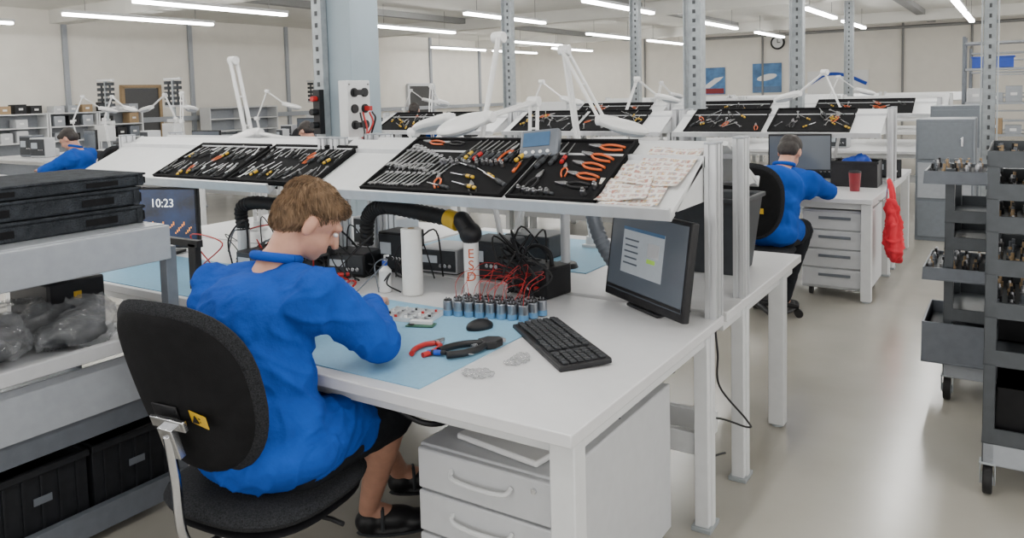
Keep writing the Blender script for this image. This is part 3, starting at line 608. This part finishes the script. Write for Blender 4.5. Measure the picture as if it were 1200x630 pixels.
part(fa,'ball_joint',BLACK,[('s',(-1.8,2.47,1.01),(.045,.045,.045)),('k',(-1.8,2.47,1.01),(-1.84,2.47,1.06),.04,.036)],bevel=0)
part(fa,'yellow_collar',YEL,[('c',(-1.86,2.475,1.05),(-1.92,2.48,1.065),.038,.036,20)])
part(fa,'hose',RUB,[('t',spath([(-1.9,2.48,1.06),(-2.1,2.5,1.075),(-2.3,2.53,1.08),(-2.42,2.56,1.03),(-2.46,2.58,.9)],14),[.034,.029],14)],bevel=0)
for k,ch_ in enumerate('ESD'): text(fa,'sticker_lettering',ch_,.052,ORG,(.0172,-.0262,.185-.045*k),(90,0,33))
fb=thing('extraction_arm','black flexible extraction arm over bench instruments','extraction arm',(-3.2,2.5,.75),ab=True)
part(fb,'base_flange',DGREY,[('c',(-3.2,2.5,.752),(-3.2,2.5,.77),.045,.04)])
part(fb,'tube',ALU,[('c',(-3.2,2.5,.77),(-3.2,2.5,.93),.03)])
part(fb,'hose',RUB,[('t',spath([(-3.2,2.5,.92),(-3.2,2.5,1.03),(-3.05,2.5,1.06),(-2.8,2.52,1.03),(-2.65,2.5,.93)],12),[.034,.029],14)],bevel=0)
part(fb,'nozzle',BLACK,[('c',(-2.65,2.5,.94),(-2.63,2.49,.84),.03,.06,20)])
pr=thing('paper_roll','tall white paper towel roll standing on bench','paper roll',(-2.06,2.42,.75))
part(pr,'roll',PAPER,[('c',(0,0,.002),(0,0,.27),.042,.042,32)]); part(pr,'core',TAN,[('c',(0,0,.2695),(0,0,.272),.014,.014,16)],bevel=0)
bo=thing('squeeze_bottle','small white bottle with pump nozzle','bottle',(-2.19,2.40,.75))
part(bo,'body',WPL,[('c',(0,0,0),(0,0,.09),.026,.026),('c',(0,0,.09),(0,0,.11),.026,.01)],bevel=.004); part(bo,'nozzle',BLU,[('c',(0,0,.11),(0,0,.13),.011)]); part(bo,'spout',WPL,[('t',[(0,0,.13),(0,0,.15),(.03,-.01,.155)],.004)],bevel=0)
def instr(x,y,rz,w,d,h,m_,label):
    t=thing('bench_instrument',label,'instrument',(x,y,.75),(0,0,rz),group='bench instruments')
    part(t,'case',m_,[('b',(0,0,h/2+.006),(w,d,h))],bevel=.006); part(t,'front_panel',DGREY,[('b',(0,-d/2-.002,h/2+.008),(w*.94,.006,h*.85))])
    part(t,'display',SCRW,[('b',(-w*.2,-d/2-.006,h*.62),(w*.4,.003,h*.3))],bevel=0)
    for k in range(3): part(t,'knob',CHROME,[('c',(w*.12+k*w*.12,-d/2-.004,h*.4),(w*.12+k*w*.12,-d/2-.02,h*.4),.009)])
    part(t,'rubber_base',RUB,[('b',(0,0,.004),(w*.9,d*.9,.008))],bevel=0)
instr(-2.2,2.85,5,.2,.2,.11,CABG,'grey bench power supply with dark front'); instr(-1.95,2.86,0,.2,.18,.16,DGREY,'tall dark instrument behind extraction arm')
instr(-2.55,2.6,10,.2,.16,.1,BLACK,'black soldering station on bench'); instr(-2.9,3.2,0,.3,.2,.15,CABG,'pale grey instrument beneath sloped shelf')
instr(-3.0,2.45,0,.2,.15,.09,BLACK,'black soldering station beside dark screen'); instr(-2.0,3.3,180,.25,.2,.11,DGREY,'dark instrument on blue mat')
instr(-2.85,2.62,-8,.22,.16,.16,DGREY,'dark instrument under the sloped shelf'); instr(-2.4,2.75,0,.16,.14,.18,BLACK,'tall black instrument under the sloped shelf')
for k in range(34):
    x,y=U(-3.3,-2.1),U(2.3,2.65); m_=[BLACK,BLACK,RED,BLACK,MGREY,BLACK][k%6]
    one('cable',m_,[('t',spath([(x,y,.76),(x+U(-.12,.12),y+U(-.06,.06),.76+U(.02,.16)),(x+U(-.2,.2),y+U(-.06,.08),.76+U(.02,.25)),(x+U(-.2,.2),y+U(-.1,.2),.765)],7),U(.0025,.005),6)],'loose cable coiled among instruments under shelf','cable',bevel=0,group='cables under shelf')
for k in range(9):
    x,y=U(-2.5,-2.25),U(2.3,2.48)
    c=put(['pr','dr','pb','dk'][k%4],Matrix.Translation((x,y,.757+.012*(k%3)))@Matrix.Rotation(U(0,6),4,'Z'),.9,'loose tools by instruments'); c['label']='loose hand tool lying beside bench instruments'
sc=thing('stand_column','grey round column with black base on bench','stand',(-1.74,3.12,.75))
part(sc,'base',BLACK,[('c',(0,0,0),(0,0,.025),.06,.05,28)],bevel=.004); part(sc,'column',ALU,[('c',(0,0,.025),(0,0,.36),.022,.022,20)])
one('corrugated_hose',MGREY,[('t',spath([(-1.62,3.1,1.14),(-1.57,3.05,1.05),(-1.5,3.0,.92),(-1.42,3.0,.80)],14),[.034,.03],14)],'grey corrugated hose hanging under the shelf','hose',bevel=0)
ct=thing('component_tray','clear plastic compartment tray with small parts','parts tray',(-1.84,2.15,.754),(0,0,12))
part(ct,'tray_grid',CLEAR,[('b',(0,0,.001),(.2,.13,.002))]+[('b',(-.1+.04*k,0,.008),(.002,.13,.015)) for k in range(6)]+[('b',(0,-.065+.0325*k,.008),(.2,.002,.015)) for k in range(5)],bevel=0)
for a in range(5):
    for b in range(4):
        one('small_component',[TOOLST,BLACK,WPL,RED][(a*3+b)%4] if (a+b)%3 else TOOLST,[('c',(0,0,0),(0,0,.012),.007,.006,10),('c',(.008,.006,0),(.008,.006,.007),.004,.004,8)],'tiny electronic part in compartment tray','component',(-1.92+.04*a-.01*b,2.10+.0325*b+.008*a,.757),bevel=0,group='parts in compartment tray')
wb=thing('circuit_board','white plastic box with green circuit board','circuit board',(-1.74,2.08,.754),(0,0,20))
part(wb,'board',GRN,[('b',(0,0,.004),(.1,.05,.003))]); part(wb,'connector',WPL,[('b',(.0,.005,.012),(.08,.02,.014))]); part(wb,'chip',BLACK,[('b',(-.03,-.015,.008),(.02,.012,.004))])
def big_pliers(loc,rz,m_,lab):
    t=thing('pliers',lab,'pliers',loc,(0,0,rz))
    part(t,'jaw',TOOLST,[('x',[(-.012,0),(-.016,.02),(-.004,.05),(.004,.05),(.016,.02),(.012,0)],.003,.014),('c',(0,.01,.001),(0,.01,.017),.01)],bevel=.001)
    for s in (-1,1): part(t,'grip',m_,[('t',arc([(s*.006,.0,.009),(s*.03,-.025,.009),(s*.034,-.07,.009),(s*.02,-.115,.009)]),.0085,10)],bevel=0)
    return t
big_pliers((-1.555,1.93,.754),8,RED,'red-handled pliers lying on blue mat')
cr=thing('crimping_tool','black crimping tool lying open on blue mat','tool',(-1.41,1.98,.754),(0,0,-25))
part(cr,'head',BLACK,[('x',[(-.03,0),(-.035,.04),(-.01,.07),(.02,.065),(.035,.03),(.025,0)],.002,.026)],bevel=.004); part(cr,'jaw',TOOLST,[('b',(-.005,.072,.014),(.03,.02,.012))])
for s in (-1,1): part(cr,'grip',BLACK,[('t',arc([(s*.012,.005,.014),(s*.035,-.04,.014),(s*.04,-.09,.014),(s*.025,-.14,.014)]),.011,10)],bevel=0)
part(cr,'spring',TOOLST,[('t',[(math.cos(a)*.006,-.02-a*.0008,.014+math.sin(a)*.006) for a in [k*.6 for k in range(40)]],.0012,5)],bevel=0)
ms=thing('computer_mouse','black computer mouse on blue mat','mouse',(-1.54,2.15,.754),(0,0,60))
part(ms,'shell',BLACK,[('s',(0,0,.008),(.05,.03,.026))],bevel=0); part(ms,'wheel',MGREY,[('c',(.025,-.003,.028),(.025,.003,.028),.007)],bevel=0)
put('db',Matrix.Translation((-1.45,1.87,.756))@Matrix.Rotation(R(-70),4,'Z'),.8)['label']='small blue screwdriver lying beside crimping tool'
def taper_box(a,b,h,w=.008):
    o=[(-a,-a*.8,0),(a,-a*.8,0),(a,a*.8,0),(-a,a*.8,0),(-b,-b*.8,h),(b,-b*.8,h),(b,b*.8,h),(-b,b*.8,h)]
    i=[(x*.94,y*.93,max(z,w)) for x,y,z in o]
    return o+i,[(3,2,1,0),(0,1,5,4),(1,2,6,5),(2,3,7,6),(3,0,4,7),(8,9,10,11),(12,13,9,8),(13,14,10,9),(14,15,11,10),(15,12,8,11),(4,5,13,12),(5,6,14,13),(6,7,15,14),(7,4,12,15)]
bi=thing('waste_bin','dark grey plastic bin standing on workbench','bin',(-1.16,3.42,.75))
part(bi,'body',DGREY,[('r',)+taper_box(.15,.19,.33)],bevel=.004); part(bi,'rim',DGREY,[('b',(s*.19,0,.325),(.02,.32,.02)) for s in(-1,1)]+[('b',(0,s*.155,.325),(.4,.02,.02)) for s in(-1,1)],bevel=.004)
# ------------------------------------------------------------------ under the bench
dc=thing('drawer_cabinet','light grey metal drawer cabinet under the workbench','drawer cabinet',(-1.22,1.70,0))
part(dc,'body',CABG,[('b',(0,.40,.295),(.46,.78,.51))],bevel=.006)
for k in range(4):
    z=.485-k*.127
    dr=part(dc,'drawer',CABG,[('b',(0,.0,z),(.445,.022,.119))],bevel=.005)
    part(dr,'handle',WPAINT,[('t',spath([(-.10,-.012,z+.02),(-.085,-.03,z+.005),(0,-.034,z),(.085,-.03,z+.005),(.10,-.012,z+.02)]),.007)],bevel=0)
    if k==0: part(dr,'lock',CHROME,[('c',(.17,-.01,z+.03),(.17,-.017,z+.03),.008)],bevel=0)
for sx in (-1,1):
    for sy in (.08,.72): part(dc,'castor',BLACK,[('c',(sx*.17-.012,sy,.02),(sx*.17+.012,sy,.02),.02)],bevel=.002)
tr=thing('shallow_dish','white shallow plastic lid with vent on cabinet','lid',(-1.20,1.86,.552),(0,0,-8))
part(tr,'plate',WPL,[('b',(0,0,.01),(.30,.22,.018))],bevel=.006); part(tr,'vent',DGREY,[('c',(-.02,-.02,.019),(-.02,-.02,.0215),.035,.035,24)],bevel=0)
part(tr,'vent_bar',WPL,[('b',(-.02,-.02,.022),(.07,.004,.002)),('b',(-.02,-.02,.022),(.004,.07,.002)),('o',(-.02,-.02,.022),.02,.002)],bevel=0)
one('cable_coil',BLACK,[('t',spath([(-1.0,2.1,.57),(-1.05,2.2,.63),(-.97,2.42,.62),(-.98,2.45,.60),(-1.1,2.35,.575),(-1.02,2.12,.578),(-.96,2.2,.62),(-.94,2.42,.64),(-1.0,2.46,.63)],8),.006)],'black cable coiled on the drawer cabinet','cable',bevel=0)
one('cable',BLACK,[('t',spath([(-.92,2.75,.69),(-.9,2.72,.6),(-.92,2.8,.45),(-.85,2.9,.3),(-.86,2.95,.25),(-.95,2.8,.32),(-.94,2.72,.22),(-.9,2.8,.2)],8),.004)],'thin black cable dangling beside bench leg','cable',bevel=0)
one('cable',BLACK,[('t',spath([(-.92,2.72,.69),(-.95,2.78,.5),(-.93,2.7,.25),(-.95,2.75,.12)],8),.004)],'thin black cable hanging under bench','cable',bevel=0)
fu=thing('power_strip','black power strip box under workbench','power box',(-1.75,2.4,0))
part(fu,'case',BLACK,[('b',(0,0,.64),(.3,.1,.06))]) ; part(fu,'bracket',GREY,[('b',(0,.03,.68),(.2,.04,.02))])
one('cable',BLACK,[('t',spath([(-1.7,1.78,.68),(-1.6,1.8,.58),(-1.5,1.85,.54),(-1.47,2.0,.56),(-1.47,2.3,.66)],8),.009)],'thick black cable looping under the bench','cable',bevel=0)
# ------------------------------------------------------------------ chairs
def chair(x,y,rz,seat=.5,label='charcoal fabric swivel chair with chrome supports',lean=9):
    t=thing('office_chair',label,'chair',(x,y,0),(0,0,rz),group='swivel chairs')
    v,f=pad(.52,.50,.08,2.8)
    part(t,'seat',CHAIRF,[('r',v,f,Matrix.Translation((0,.03,seat-.04))@Matrix.Rotation(R(90),4,'X'))],bevel=0)
    part(t,'seat_shell',BLACK,[('r',)+tuple(pad(.48,.46,.03,2.8))+(Matrix.Translation((0,.03,seat-.085))@Matrix.Rotation(R(90),4,'X'),)],bevel=0)
    bm_=Matrix.Translation((0,-.25,seat+.32))@Matrix.Rotation(R(lean),4,'X')
    v,f=pad(.47,.52,.06,2.5,taper=.06,curve=.05)
    b=part(t,'backrest',CHAIRF,[('r',v,f)],bevel=0); b.matrix_basis=bm_
    part(b,'back_shell',BLACKM,[('r',)+tuple(pad(.43,.47,.03,2.5,taper=.06,curve=.045))+(Matrix.Translation((0,-.022,0)),)],bevel=0)
    part(b,'yellow_label',YEL,[('b',(.085,-.041,-.045),(.07,.002,.036),(0,0,-9))],bevel=0,label='yellow antistatic warning label')
    part(b,'warning_triangle',BLACK,[('x',[(-.011,-.010),(.011,-.010),(0,.012)],-.001,.001,Matrix.Translation((.075,-.0435,-.045))@Matrix.Rotation(R(90),4,'X')),('b',(.098,-.0425,-.04),(.022,.002,.004)),('b',(.098,-.0425,-.05),(.018,.002,.003))],bevel=0)
    part(b,'black_plate',BLACK,[('b',(-.03,-.042,-.05),(.09,.004,.06))],bevel=.002)
    ly=-.30
    part(t,'back_support',CHROME,[('t',spath([(0,ly,seat+.22),(0,ly+.015,seat+.1),(0,ly+.03,seat-.06),(0,-.2,seat-.12),(0,-.02,seat-.11)],6),.013,10),('b',(0,ly+.005,seat+.25),(.12,.012,.03),(lean,0,0)),('b',(0,ly+.01,seat+.2),(.05,.02,.09),(lean,0,0))],bevel=.002)
    part(t,'gas_lift',CHROME,[('c',(0,0,.1),(0,0,seat-.1),.016),('c',(0,0,.08),(0,0,seat-.22),.028)]); part(t,'mechanism',BLACK,[('b',(0,0,seat-.11),(.16,.2,.035))],bevel=.006)
    part(t,'lever',BLACK,[('t',[(.05,.02,seat-.11),(.22,.04,seat-.12),(.26,.04,seat-.125)],.007)],bevel=0)
    for k in range(5):
        a=R(72*k+20); d=Vector((math.cos(a),math.sin(a),0)); q_=d.cross(Vector((0,0,1)))
        part(t,'base_leg',BLACK,[('t',[d*.02+Vector((0,0,.10)),d*.15+Vector((0,0,.095)),d*.29+Vector((0,0,.07))],[.022,.02,.014],10)],bevel=0)
        part(t,'castor',RUB,[('c',d*.29+q_*.006+Vector((0,0,.027)),d*.29+q_*.024+Vector((0,0,.027)),.027),('c',d*.29-q_*.024+Vector((0,0,.027)),d*.29-q_*.006+Vector((0,0,.027)),.027)],bevel=.003)
    return t
chair(-1.81,1.43,6,.5,'charcoal fabric swivel chair under seated worker with yellow label',17)
c2=chair(-1.50,5.30,4,.5,'dark swivel chair under seated worker at far bench')
for (x,y,rz,l) in ((-8.95,4.95,120,'dark swivel chair under worker near wall benches'),(-6.95,6.6,90,'dark swivel chair under worker beyond pillar'),(-10.6,9.3,170,'empty dark swivel chair between bench rows')):
    dup(c2,(x,y,0),(0,0,rz),label=l)
chair(-7.45,8.85,30,.66,'high dark swivel chair under worker in distant row')
# ------------------------------------------------------------------ bench 2 objects
d2=thing('drawer_cabinet','light grey drawer cabinet on castors under far bench','drawer cabinet',(-1.12,6.03,0))
part(d2,'body',CABG,[('b',(0,.3,.36),(.46,.6,.58))],bevel=.006)
for k in range(4):
    z=.575-k*.14; dr=part(d2,'drawer',CABG,[('b',(0,-.01,z),(.44,.022,.13))],bevel=.005); part(dr,'handle',MGREY,[('b',(0,-.024,z+.02),(.22,.012,.02))],bevel=.002)
for sx in (-1,1):
    for sy in (.08,.52): part(d2,'castor',BLACK,[('c',(sx*.18-.012,sy,.035),(sx*.18+.012,sy,.035),.035)],bevel=.002)
cu=thing('cup','dark red cup on far bench','cup',(-1.05,6.4,.75)); part(cu,'cup_body',DRED,[('c',(0,0,0),(0,0,.14),.035,.045)]); part(cu,'lid',BLACK,[('c',(0,0,.14),(0,0,.155),.047,.042)])
m3=thing('monitor','black monitor on far bench beside seated worker','monitor',(-1.5,6.6,.75),(0,0,15)); part(m3,'stand',BLACK,[('b',(0,.03,.01),(.2,.16,.02)),('b',(0,.04,.1),(.05,.03,.2))]); part(m3,'housing',BLACK,[('b',(0,0,.27),(.48,.035,.3))],bevel=.005); part(m3,'screen',SCR,[('b',(0,-.019,.27),(.46,.002,.27))],bevel=0)
bc=thing('tote_box','black plastic tote box on far bench','box',(-1.1,6.78,.75)); part(bc,'body',BLACK,[('ob',(0,0,0),(.34,.26,.2),.008)])
for s in (-1,1): part(bc,'rim',BLACK,[('b',(0,s*.13,.195),(.36,.015,.02))])
random.seed(21)
for x,y in ((-2.2,6.5),(-3.4,6.4),(-4.4,6.5),(-5.2,6.4),(-2,10.9),(-4,10.9),(-1.5,7.3),(-1.0,7.5),(-2.4,7.4),(-3.0,7.5),(-4.0,7.4)):
    instr(x,y,U(-15,15),.28,.2,U(.12,.2),random.choice([CABG,BLACK,DGREY]),'boxy bench instrument on far workbench')
for k in range(34):
    row=random.choice((3.4,YR,YR+1.17,10.4,11.6)); x=U(-13.6,-8.6)
    if row==3.4: x=U(-13.4,-10.3)
    instr(x,row+U(.35,.8),U(-25,25),U(.16,.34),U(.15,.24),U(.1,.34),random.choice([CABG,BLACK,DGREY,WPL,MGREY]),'assorted boxy instrument on bench near wall')
for (x,y,rz) in ((-9.1,6.6,10),(-11.9,6.6,-10),(-12.2,11.2,5),(-10.2,11.1,-5),(-11.4,4.1,10)): dup(m3,(x,y,.75),(0,0,rz),label='black monitor standing on bench near wall')
def locker(x,y,w,d,h,label):
    t=thing('steel_cabinet',label,'cabinet',(x,y,0),group='grey steel cabinets')
    part(t,'body',LOCKG,[('b',(0,d/2,h/2),(w,d,h))],bevel=.005)
    for k in range(3):
        dd=part(t,'door',GREY if k%2 else LOCKG,[('b',(0,-.008,h*(.18+.32*k)),(w*.92,.016,h*.29))],bevel=.003); part(dd,'handle',CHROME,[('b',(w*.3,-.025,h*(.18+.32*k)),(.02,.02,.09))])
locker(-.62,8.7,.5,.6,1.2,'grey steel cabinet with stacked doors by aisle'); locker(-.6,9.9,.5,.5,1.3,'tall grey steel cabinet behind aisle cabinet')
sh=thing('shelving_unit','tall grey shelving unit near far wall','shelf',(-.2,13.2,0))
for s in (-1,1):
    for q in (-1,1): part(sh,'upright',MGREY,[('b',(s*.5,q*.2,1.1),(.04,.04,2.2))])
for z in (.3,.8,1.25,1.73,2.1): part(sh,'shelf',GREY,[('b',(0,0,z),(1,.44,.03))])
dup(sh,(-.35,18,0)); dup(sh,(-.35,24,0))
pb=thing('parts_box','blue plastic box on shelf unit','box',(-.35,13.2,1.75)); part(pb,'body',BLU,[('b',(0,0,.07),(.5,.3,.14))]); part(pb,'lid',BLU,[('b',(0,0,.15),(.53,.33,.02))])
random.seed(5)
def sbox(x,y,z,rz=0,w=.2):
    t=thing('storage_box','storage box standing on shelving unit','box',(x,y,z),(0,0,rz),group='boxes on shelving'); hh=U(.12,.24); part(t,'body',random.choice([MGREY,CABG,BLACK,GREY,TAN]),[('b',(0,0,hh/2),(w,.28,hh))],bevel=.004); part(t,'label_card',WPL,[('b',(0,-.141,hh*.5),(.08,.003,.04))],bevel=0)
for z in (.815,1.265):
    for k in range(4): sbox(-.55+.23*k,13.2,z)
lw=thing('shelving_unit','low white shelving with open shelves by wall','shelf',(-17.1,8,0),(0,0,90))
for s in (-1,1): part(lw,'side_panel',WPAINT,[('b',(s*.5,0,.7),(.03,.4,1.4))])
for z in (.1,.5,.8,1.1,1.38): part(lw,'shelf',WPAINT,[('b',(0,0,z),(1,.4,.025))])
part(lw,'back_panel',GREY,[('b',(0,.19,.7),(1,.01,1.4))])
for y in (9.05,10.1,6.95,12.9,14): dup(lw,(-17.1,y,0),(0,0,90))
for y in (6.95,8,9.05,10.1):
    for z in (.815,1.115,1.395):
        for q in range(3):
            if U(0,1)<.75: sbox(-17.05,y-.3+.3*q,z,90,.22)
def rack(x,y):
    t=thing('cable_stand','slim pole with stacked dark reels near wall','stand',(x,y,0),group='reel stands')
    part(t,'pole',GALV,[('c',(0,0,0),(0,0,2.0),.03),('b',(0,0,.02),(.5,.5,.04))])
    for s in (-1,1): part(t,'reels',DGREY,[('c',(s*.14,0,1.5+.1*k),(s*.14,0,1.56+.1*k),.08) for k in range(5)]+[('c',(s*.14,0,1.5),(s*.14,0,1.96),.02)])
    part(t,'crossbar',WPAINT,[('b',(0,0,1.48),(.5,.06,.04))]); part(t,'crossbar',WPAINT,[('b',(0,0,2.0),(.5,.06,.04))]); part(t,'crossbar',WPAINT,[('b',(0,0,1.2),(.4,.06,.06))])
    part(t,'control_box',WPAINT,[('b',(0,-.06,1.0),(.35,.2,.3))])
rack(-14.7,8.5); rack(-13.7,9.25); rack(-14.9,14)
# ------------------------------------------------------------------ storage rack
sr=thing('storage_rack','grey steel storage rack with shelves beside bench','rack',(-3.1,1.0,0),ab=True)
for (x,y) in ((-2.76,1.80),(-3.5,1.80),(-2.76,-.1),(-3.5,-.1)): part(sr,'upright',MGREY,[('b',(x,y,.5),(.045,.045,1.0))])
for x in (-2.735,-3.51): part(sr,'side_beam',GREY,[('b',(x,.82,1.02),(.03,1.94,.13))],bevel=.004)
part(sr,'shelf',GREY,[('b',(-3.12,.82,1.08),(.76,1.92,.02))]); part(sr,'shelf',CABG,[('b',(-3.12,.8,.66),(.76,1.90,.02)),('b',(-2.735,.8,.675),(.03,1.90,.05))],bevel=.004)
part(sr,'front_panel',GREY,[('b',(-2.75,.8,.54),(.02,1.9,.17),(0,-14,0))]); part(sr,'front_panel',MGREY,[('b',(-2.74,.8,.42),(.02,1.9,.08))])
part(sr,'shelf',MGREY,[('b',(-3.12,.82,.40),(.76,1.92,.02))]); part(sr,'shelf',MGREY,[('b',(-3.12,.82,.07),(.78,1.94,.03)),('b',(-2.735,.82,.08),(.03,1.94,.09))])
def fbox(y,z,l,h=.07,x=-3.08):
    t=thing('foam_box','dark grey foam box with cut hand slots','box',(x,y,z),group='stacked foam boxes')
    part(t,'body',FOAM,[('b',(0,0,h*.42),(.46,l,h*.82))],bevel=.008); part(t,'lid',FOAM,[('b',(0,0,h*.9),(.47,l+.01,h*.18))],bevel=.005)
    for s in (-1,1): part(t,'hand_slot',BLACKM,[('b',(.231,s*l*.26,h*.42),(.004,.12,h*.36))],bevel=.001)
    part(t,'corner_notch',BLACKM,[('b',(.20,l/2,h*.4),(.05,.012,h*.5))],bevel=.001)
    for s in (-1,1): part(t,'rib',FOAM,[('b',(.232,s*l*.47,h*.42),(.008,.02,h*.8))],bevel=.001)
fbox(1.42,1.09,.7); fbox(1.41,1.162,.7); fbox(1.43,1.234,.7,.05); fbox(.65,1.09,.7); fbox(.66,1.162,.7,.08)
for k in range(5):
    cy=1.63-.34*k
    t=thing('crate','black plastic crate on lower rack shelf','crate',(-3.1,cy,.087),group='black crates')
    part(t,'body',CRATE,[('ob',(0,0,0),(.64,.32,.24),.008)],bevel=.002); part(t,'rim',CRATE,[('b',(.325,0,.23),(.02,.33,.025)),('b',(-.325,0,.23),(.02,.33,.025)),('b',(0,.155,.23),(.64,.012,.025)),('b',(0,-.155,.23),(.64,.012,.025))],bevel=.003)
    part(t,'rib',CRATE,[('b',(.325,-.12+.06*q,.11),(.012,.008,.21)) for q in range(5)],bevel=0); part(t,'label_holder',MGREY,[('b',(.333,0,.13),(.004,.06,.025))],bevel=0)
gb=thing('black_case','black equipment case on rack shelf','case',(-3.2,1.6,.67)); part(gb,'body',BLACK,[('b',(0,0,.11),(.3,.22,.2))],bevel=.01); part(gb,'handle',BLACK,[('t',spath([(-.06,0,.21),(-.05,0,.24),(.05,0,.24),(.06,0,.21)]),.008)],bevel=0); part(gb,'latch',YEL,[('b',(.152,0,.15),(.006,.03,.03))])
t=thing('equipment_frame','black steel equipment frame beside rack','frame',(-2.9,2.05,.75)); part(t,'bar',BLACK,[('b',(-.25,0,.1),(.05,.03,.2))]); part(t,'bar',BLACK,[('b',(-.05,0,.1),(.05,.03,.2))]); part(t,'bar',BLACK,[('b',(-.15,0,.2),(.28,.03,.03))])
# ------------------------------------------------------------------ carts
def cart(name,label,x0,x1,y0,y1,h,levels,wz=.12):
    t=thing(name,label,'cart',((x0+x1)/2,(y0+y1)/2,0),ab=True); w=x1-x0; d=y1-y0; cx=(x0+x1)/2; cy=(y0+y1)/2
    for x in (x0+.02,x1-.02):
        for y in (y0+.02,y1-.02):
            part(t,'upright',CARTG,[('b',(x,y,(h+wz)/2),(.04,.04,h-wz))],bevel=.003)
            cst=part(t,'castor',RUB,[('c',(x-.016,y,.055),(x+.016,y,.055),.055,.055,24)],bevel=.006); part(cst,'fork',GALV,[('b',(x-.024,y,.08),(.004,.04,.08)),('b',(x+.024,y,.08),(.004,.04,.08)),('b',(x,y,.12),(.055,.05,.008))],loc=(0,0,0)); part(cst,'hub',GREY,[('c',(x-.02,y,.055),(x+.02,y,.055),.022)],loc=(0,0,0))
    for z in levels: part(t,'shelf_tray',CARTG,[('ob',(cx,cy,z),(w,d,.06),.006)],bevel=.002)
    part(t,'base',GREY,[('b',(cx,cy,wz+.04),(w,d,.09))],bevel=.005)
    return t
cart('parts_cart','tall grey parts cart on castors with stocked shelves',-.10,.45,3.36,3.95,1.28,(.2,.50,.68,.84,1.0,1.12,1.24))
for k,(z,m_) in enumerate(((.27,BLACK),(.57,DGREY),(.57,BLACK),(.27,BLACK))):
    y=3.52+.28*(k%2 if k<2 else (k+1)%2)
    t=thing('parts_bin','dark plastic parts bin on cart shelf','bin',(.17,y,z-.06),group='bins on cart'); part(t,'body',m_,[('ob',(0,0,0),(.46,.25,.2 if z<.5 else .13),.006)]); part(t,'label_strip',[BLU,WPL,WPL,RED][k],[('b',(.0,-.127,.08),(.16,.003,.05))],bevel=0); part(t,'label_strip',WPL,[('b',(-.232,0,.08),(.003,.1,.03))],bevel=0)
random.seed(9)
mp0=one('machined_part',TOOLST,[('c',(0,0,0),(0,0,.03),.011,.011,10),('c',(0,0,.03),(0,0,.045),.007,.005,10)],'small turned part standing on cart tray','part',(-.06,3.41,.846),bevel=0,group='parts on cart trays')
mps=[mp0]
for m_ in (BLACK,TAN,MGREY): mps.append(one('machined_part',m_,[('c',(0,0,0),(0,0,.025),.012,.012,10),('c',(0,0,.025),(0,0,.05),.006,.006,8)],'small dark turned part standing on cart tray','part',(-.06+.03*len(mps),3.41,.846),bevel=0,group='parts on cart trays'))
for z in (.686,.846,1.006,1.126,1.246):
    for k in range(40):
        if .8<z<.9 and k<4: continue
        dup(random.choice(mps),(-.065+.045*(k%5)+U(-.006,.006),3.40+.066*(k//5)+U(-.008,.008),z))
for k in range(18):
    one('circuit_board',[PAPER,TAN,GRN][k%3],[('b',(0,0,.06),(.18,.004,.11)),('b',(.02,.004,.07),(.05,.006,.03))],'thin board standing in cart rack','board',(.28,3.42+.026*k,.846),bevel=0,group='boards in cart rack')
cart('parts_cart','low grey cart with protruding trays behind tall cart',-.30,.28,4.30,4.9,1.14,(.40,.75,.88))
for z,h in ((.19,.2),(.60,.06),(1.07,.06)):
    t=thing('parts_tray','grey tray with small parts protruding from cart','tray',(-.22,4.5,z),group='cart trays'); part(t,'body',MGREY,[('ob',(0,0,0),(.34,.46,h),.008)],bevel=.003); part(t,'insert',DGREY,[('b',(0,0,h*.45),(.31,.43,h*.5))])
    if h<.1:
        for k in range(42): dup(random.choice(mps),(-.36+.048*(k%7)+U(-.006,.006),4.32+.07*(k//7)+U(-.008,.008),z+h*.7),label='small turned part in grey tray',group='parts in grey tray')
# ------------------------------------------------------------------ lighting
w=bpy.data.worlds.new('world'); bpy.context.scene.world=w; w.use_nodes=True
w.node_tree.nodes['Background'].inputs[0].default_value=(1,.985,.95,1); w.node_tree.nodes['Background'].inputs[1].default_value=2.3
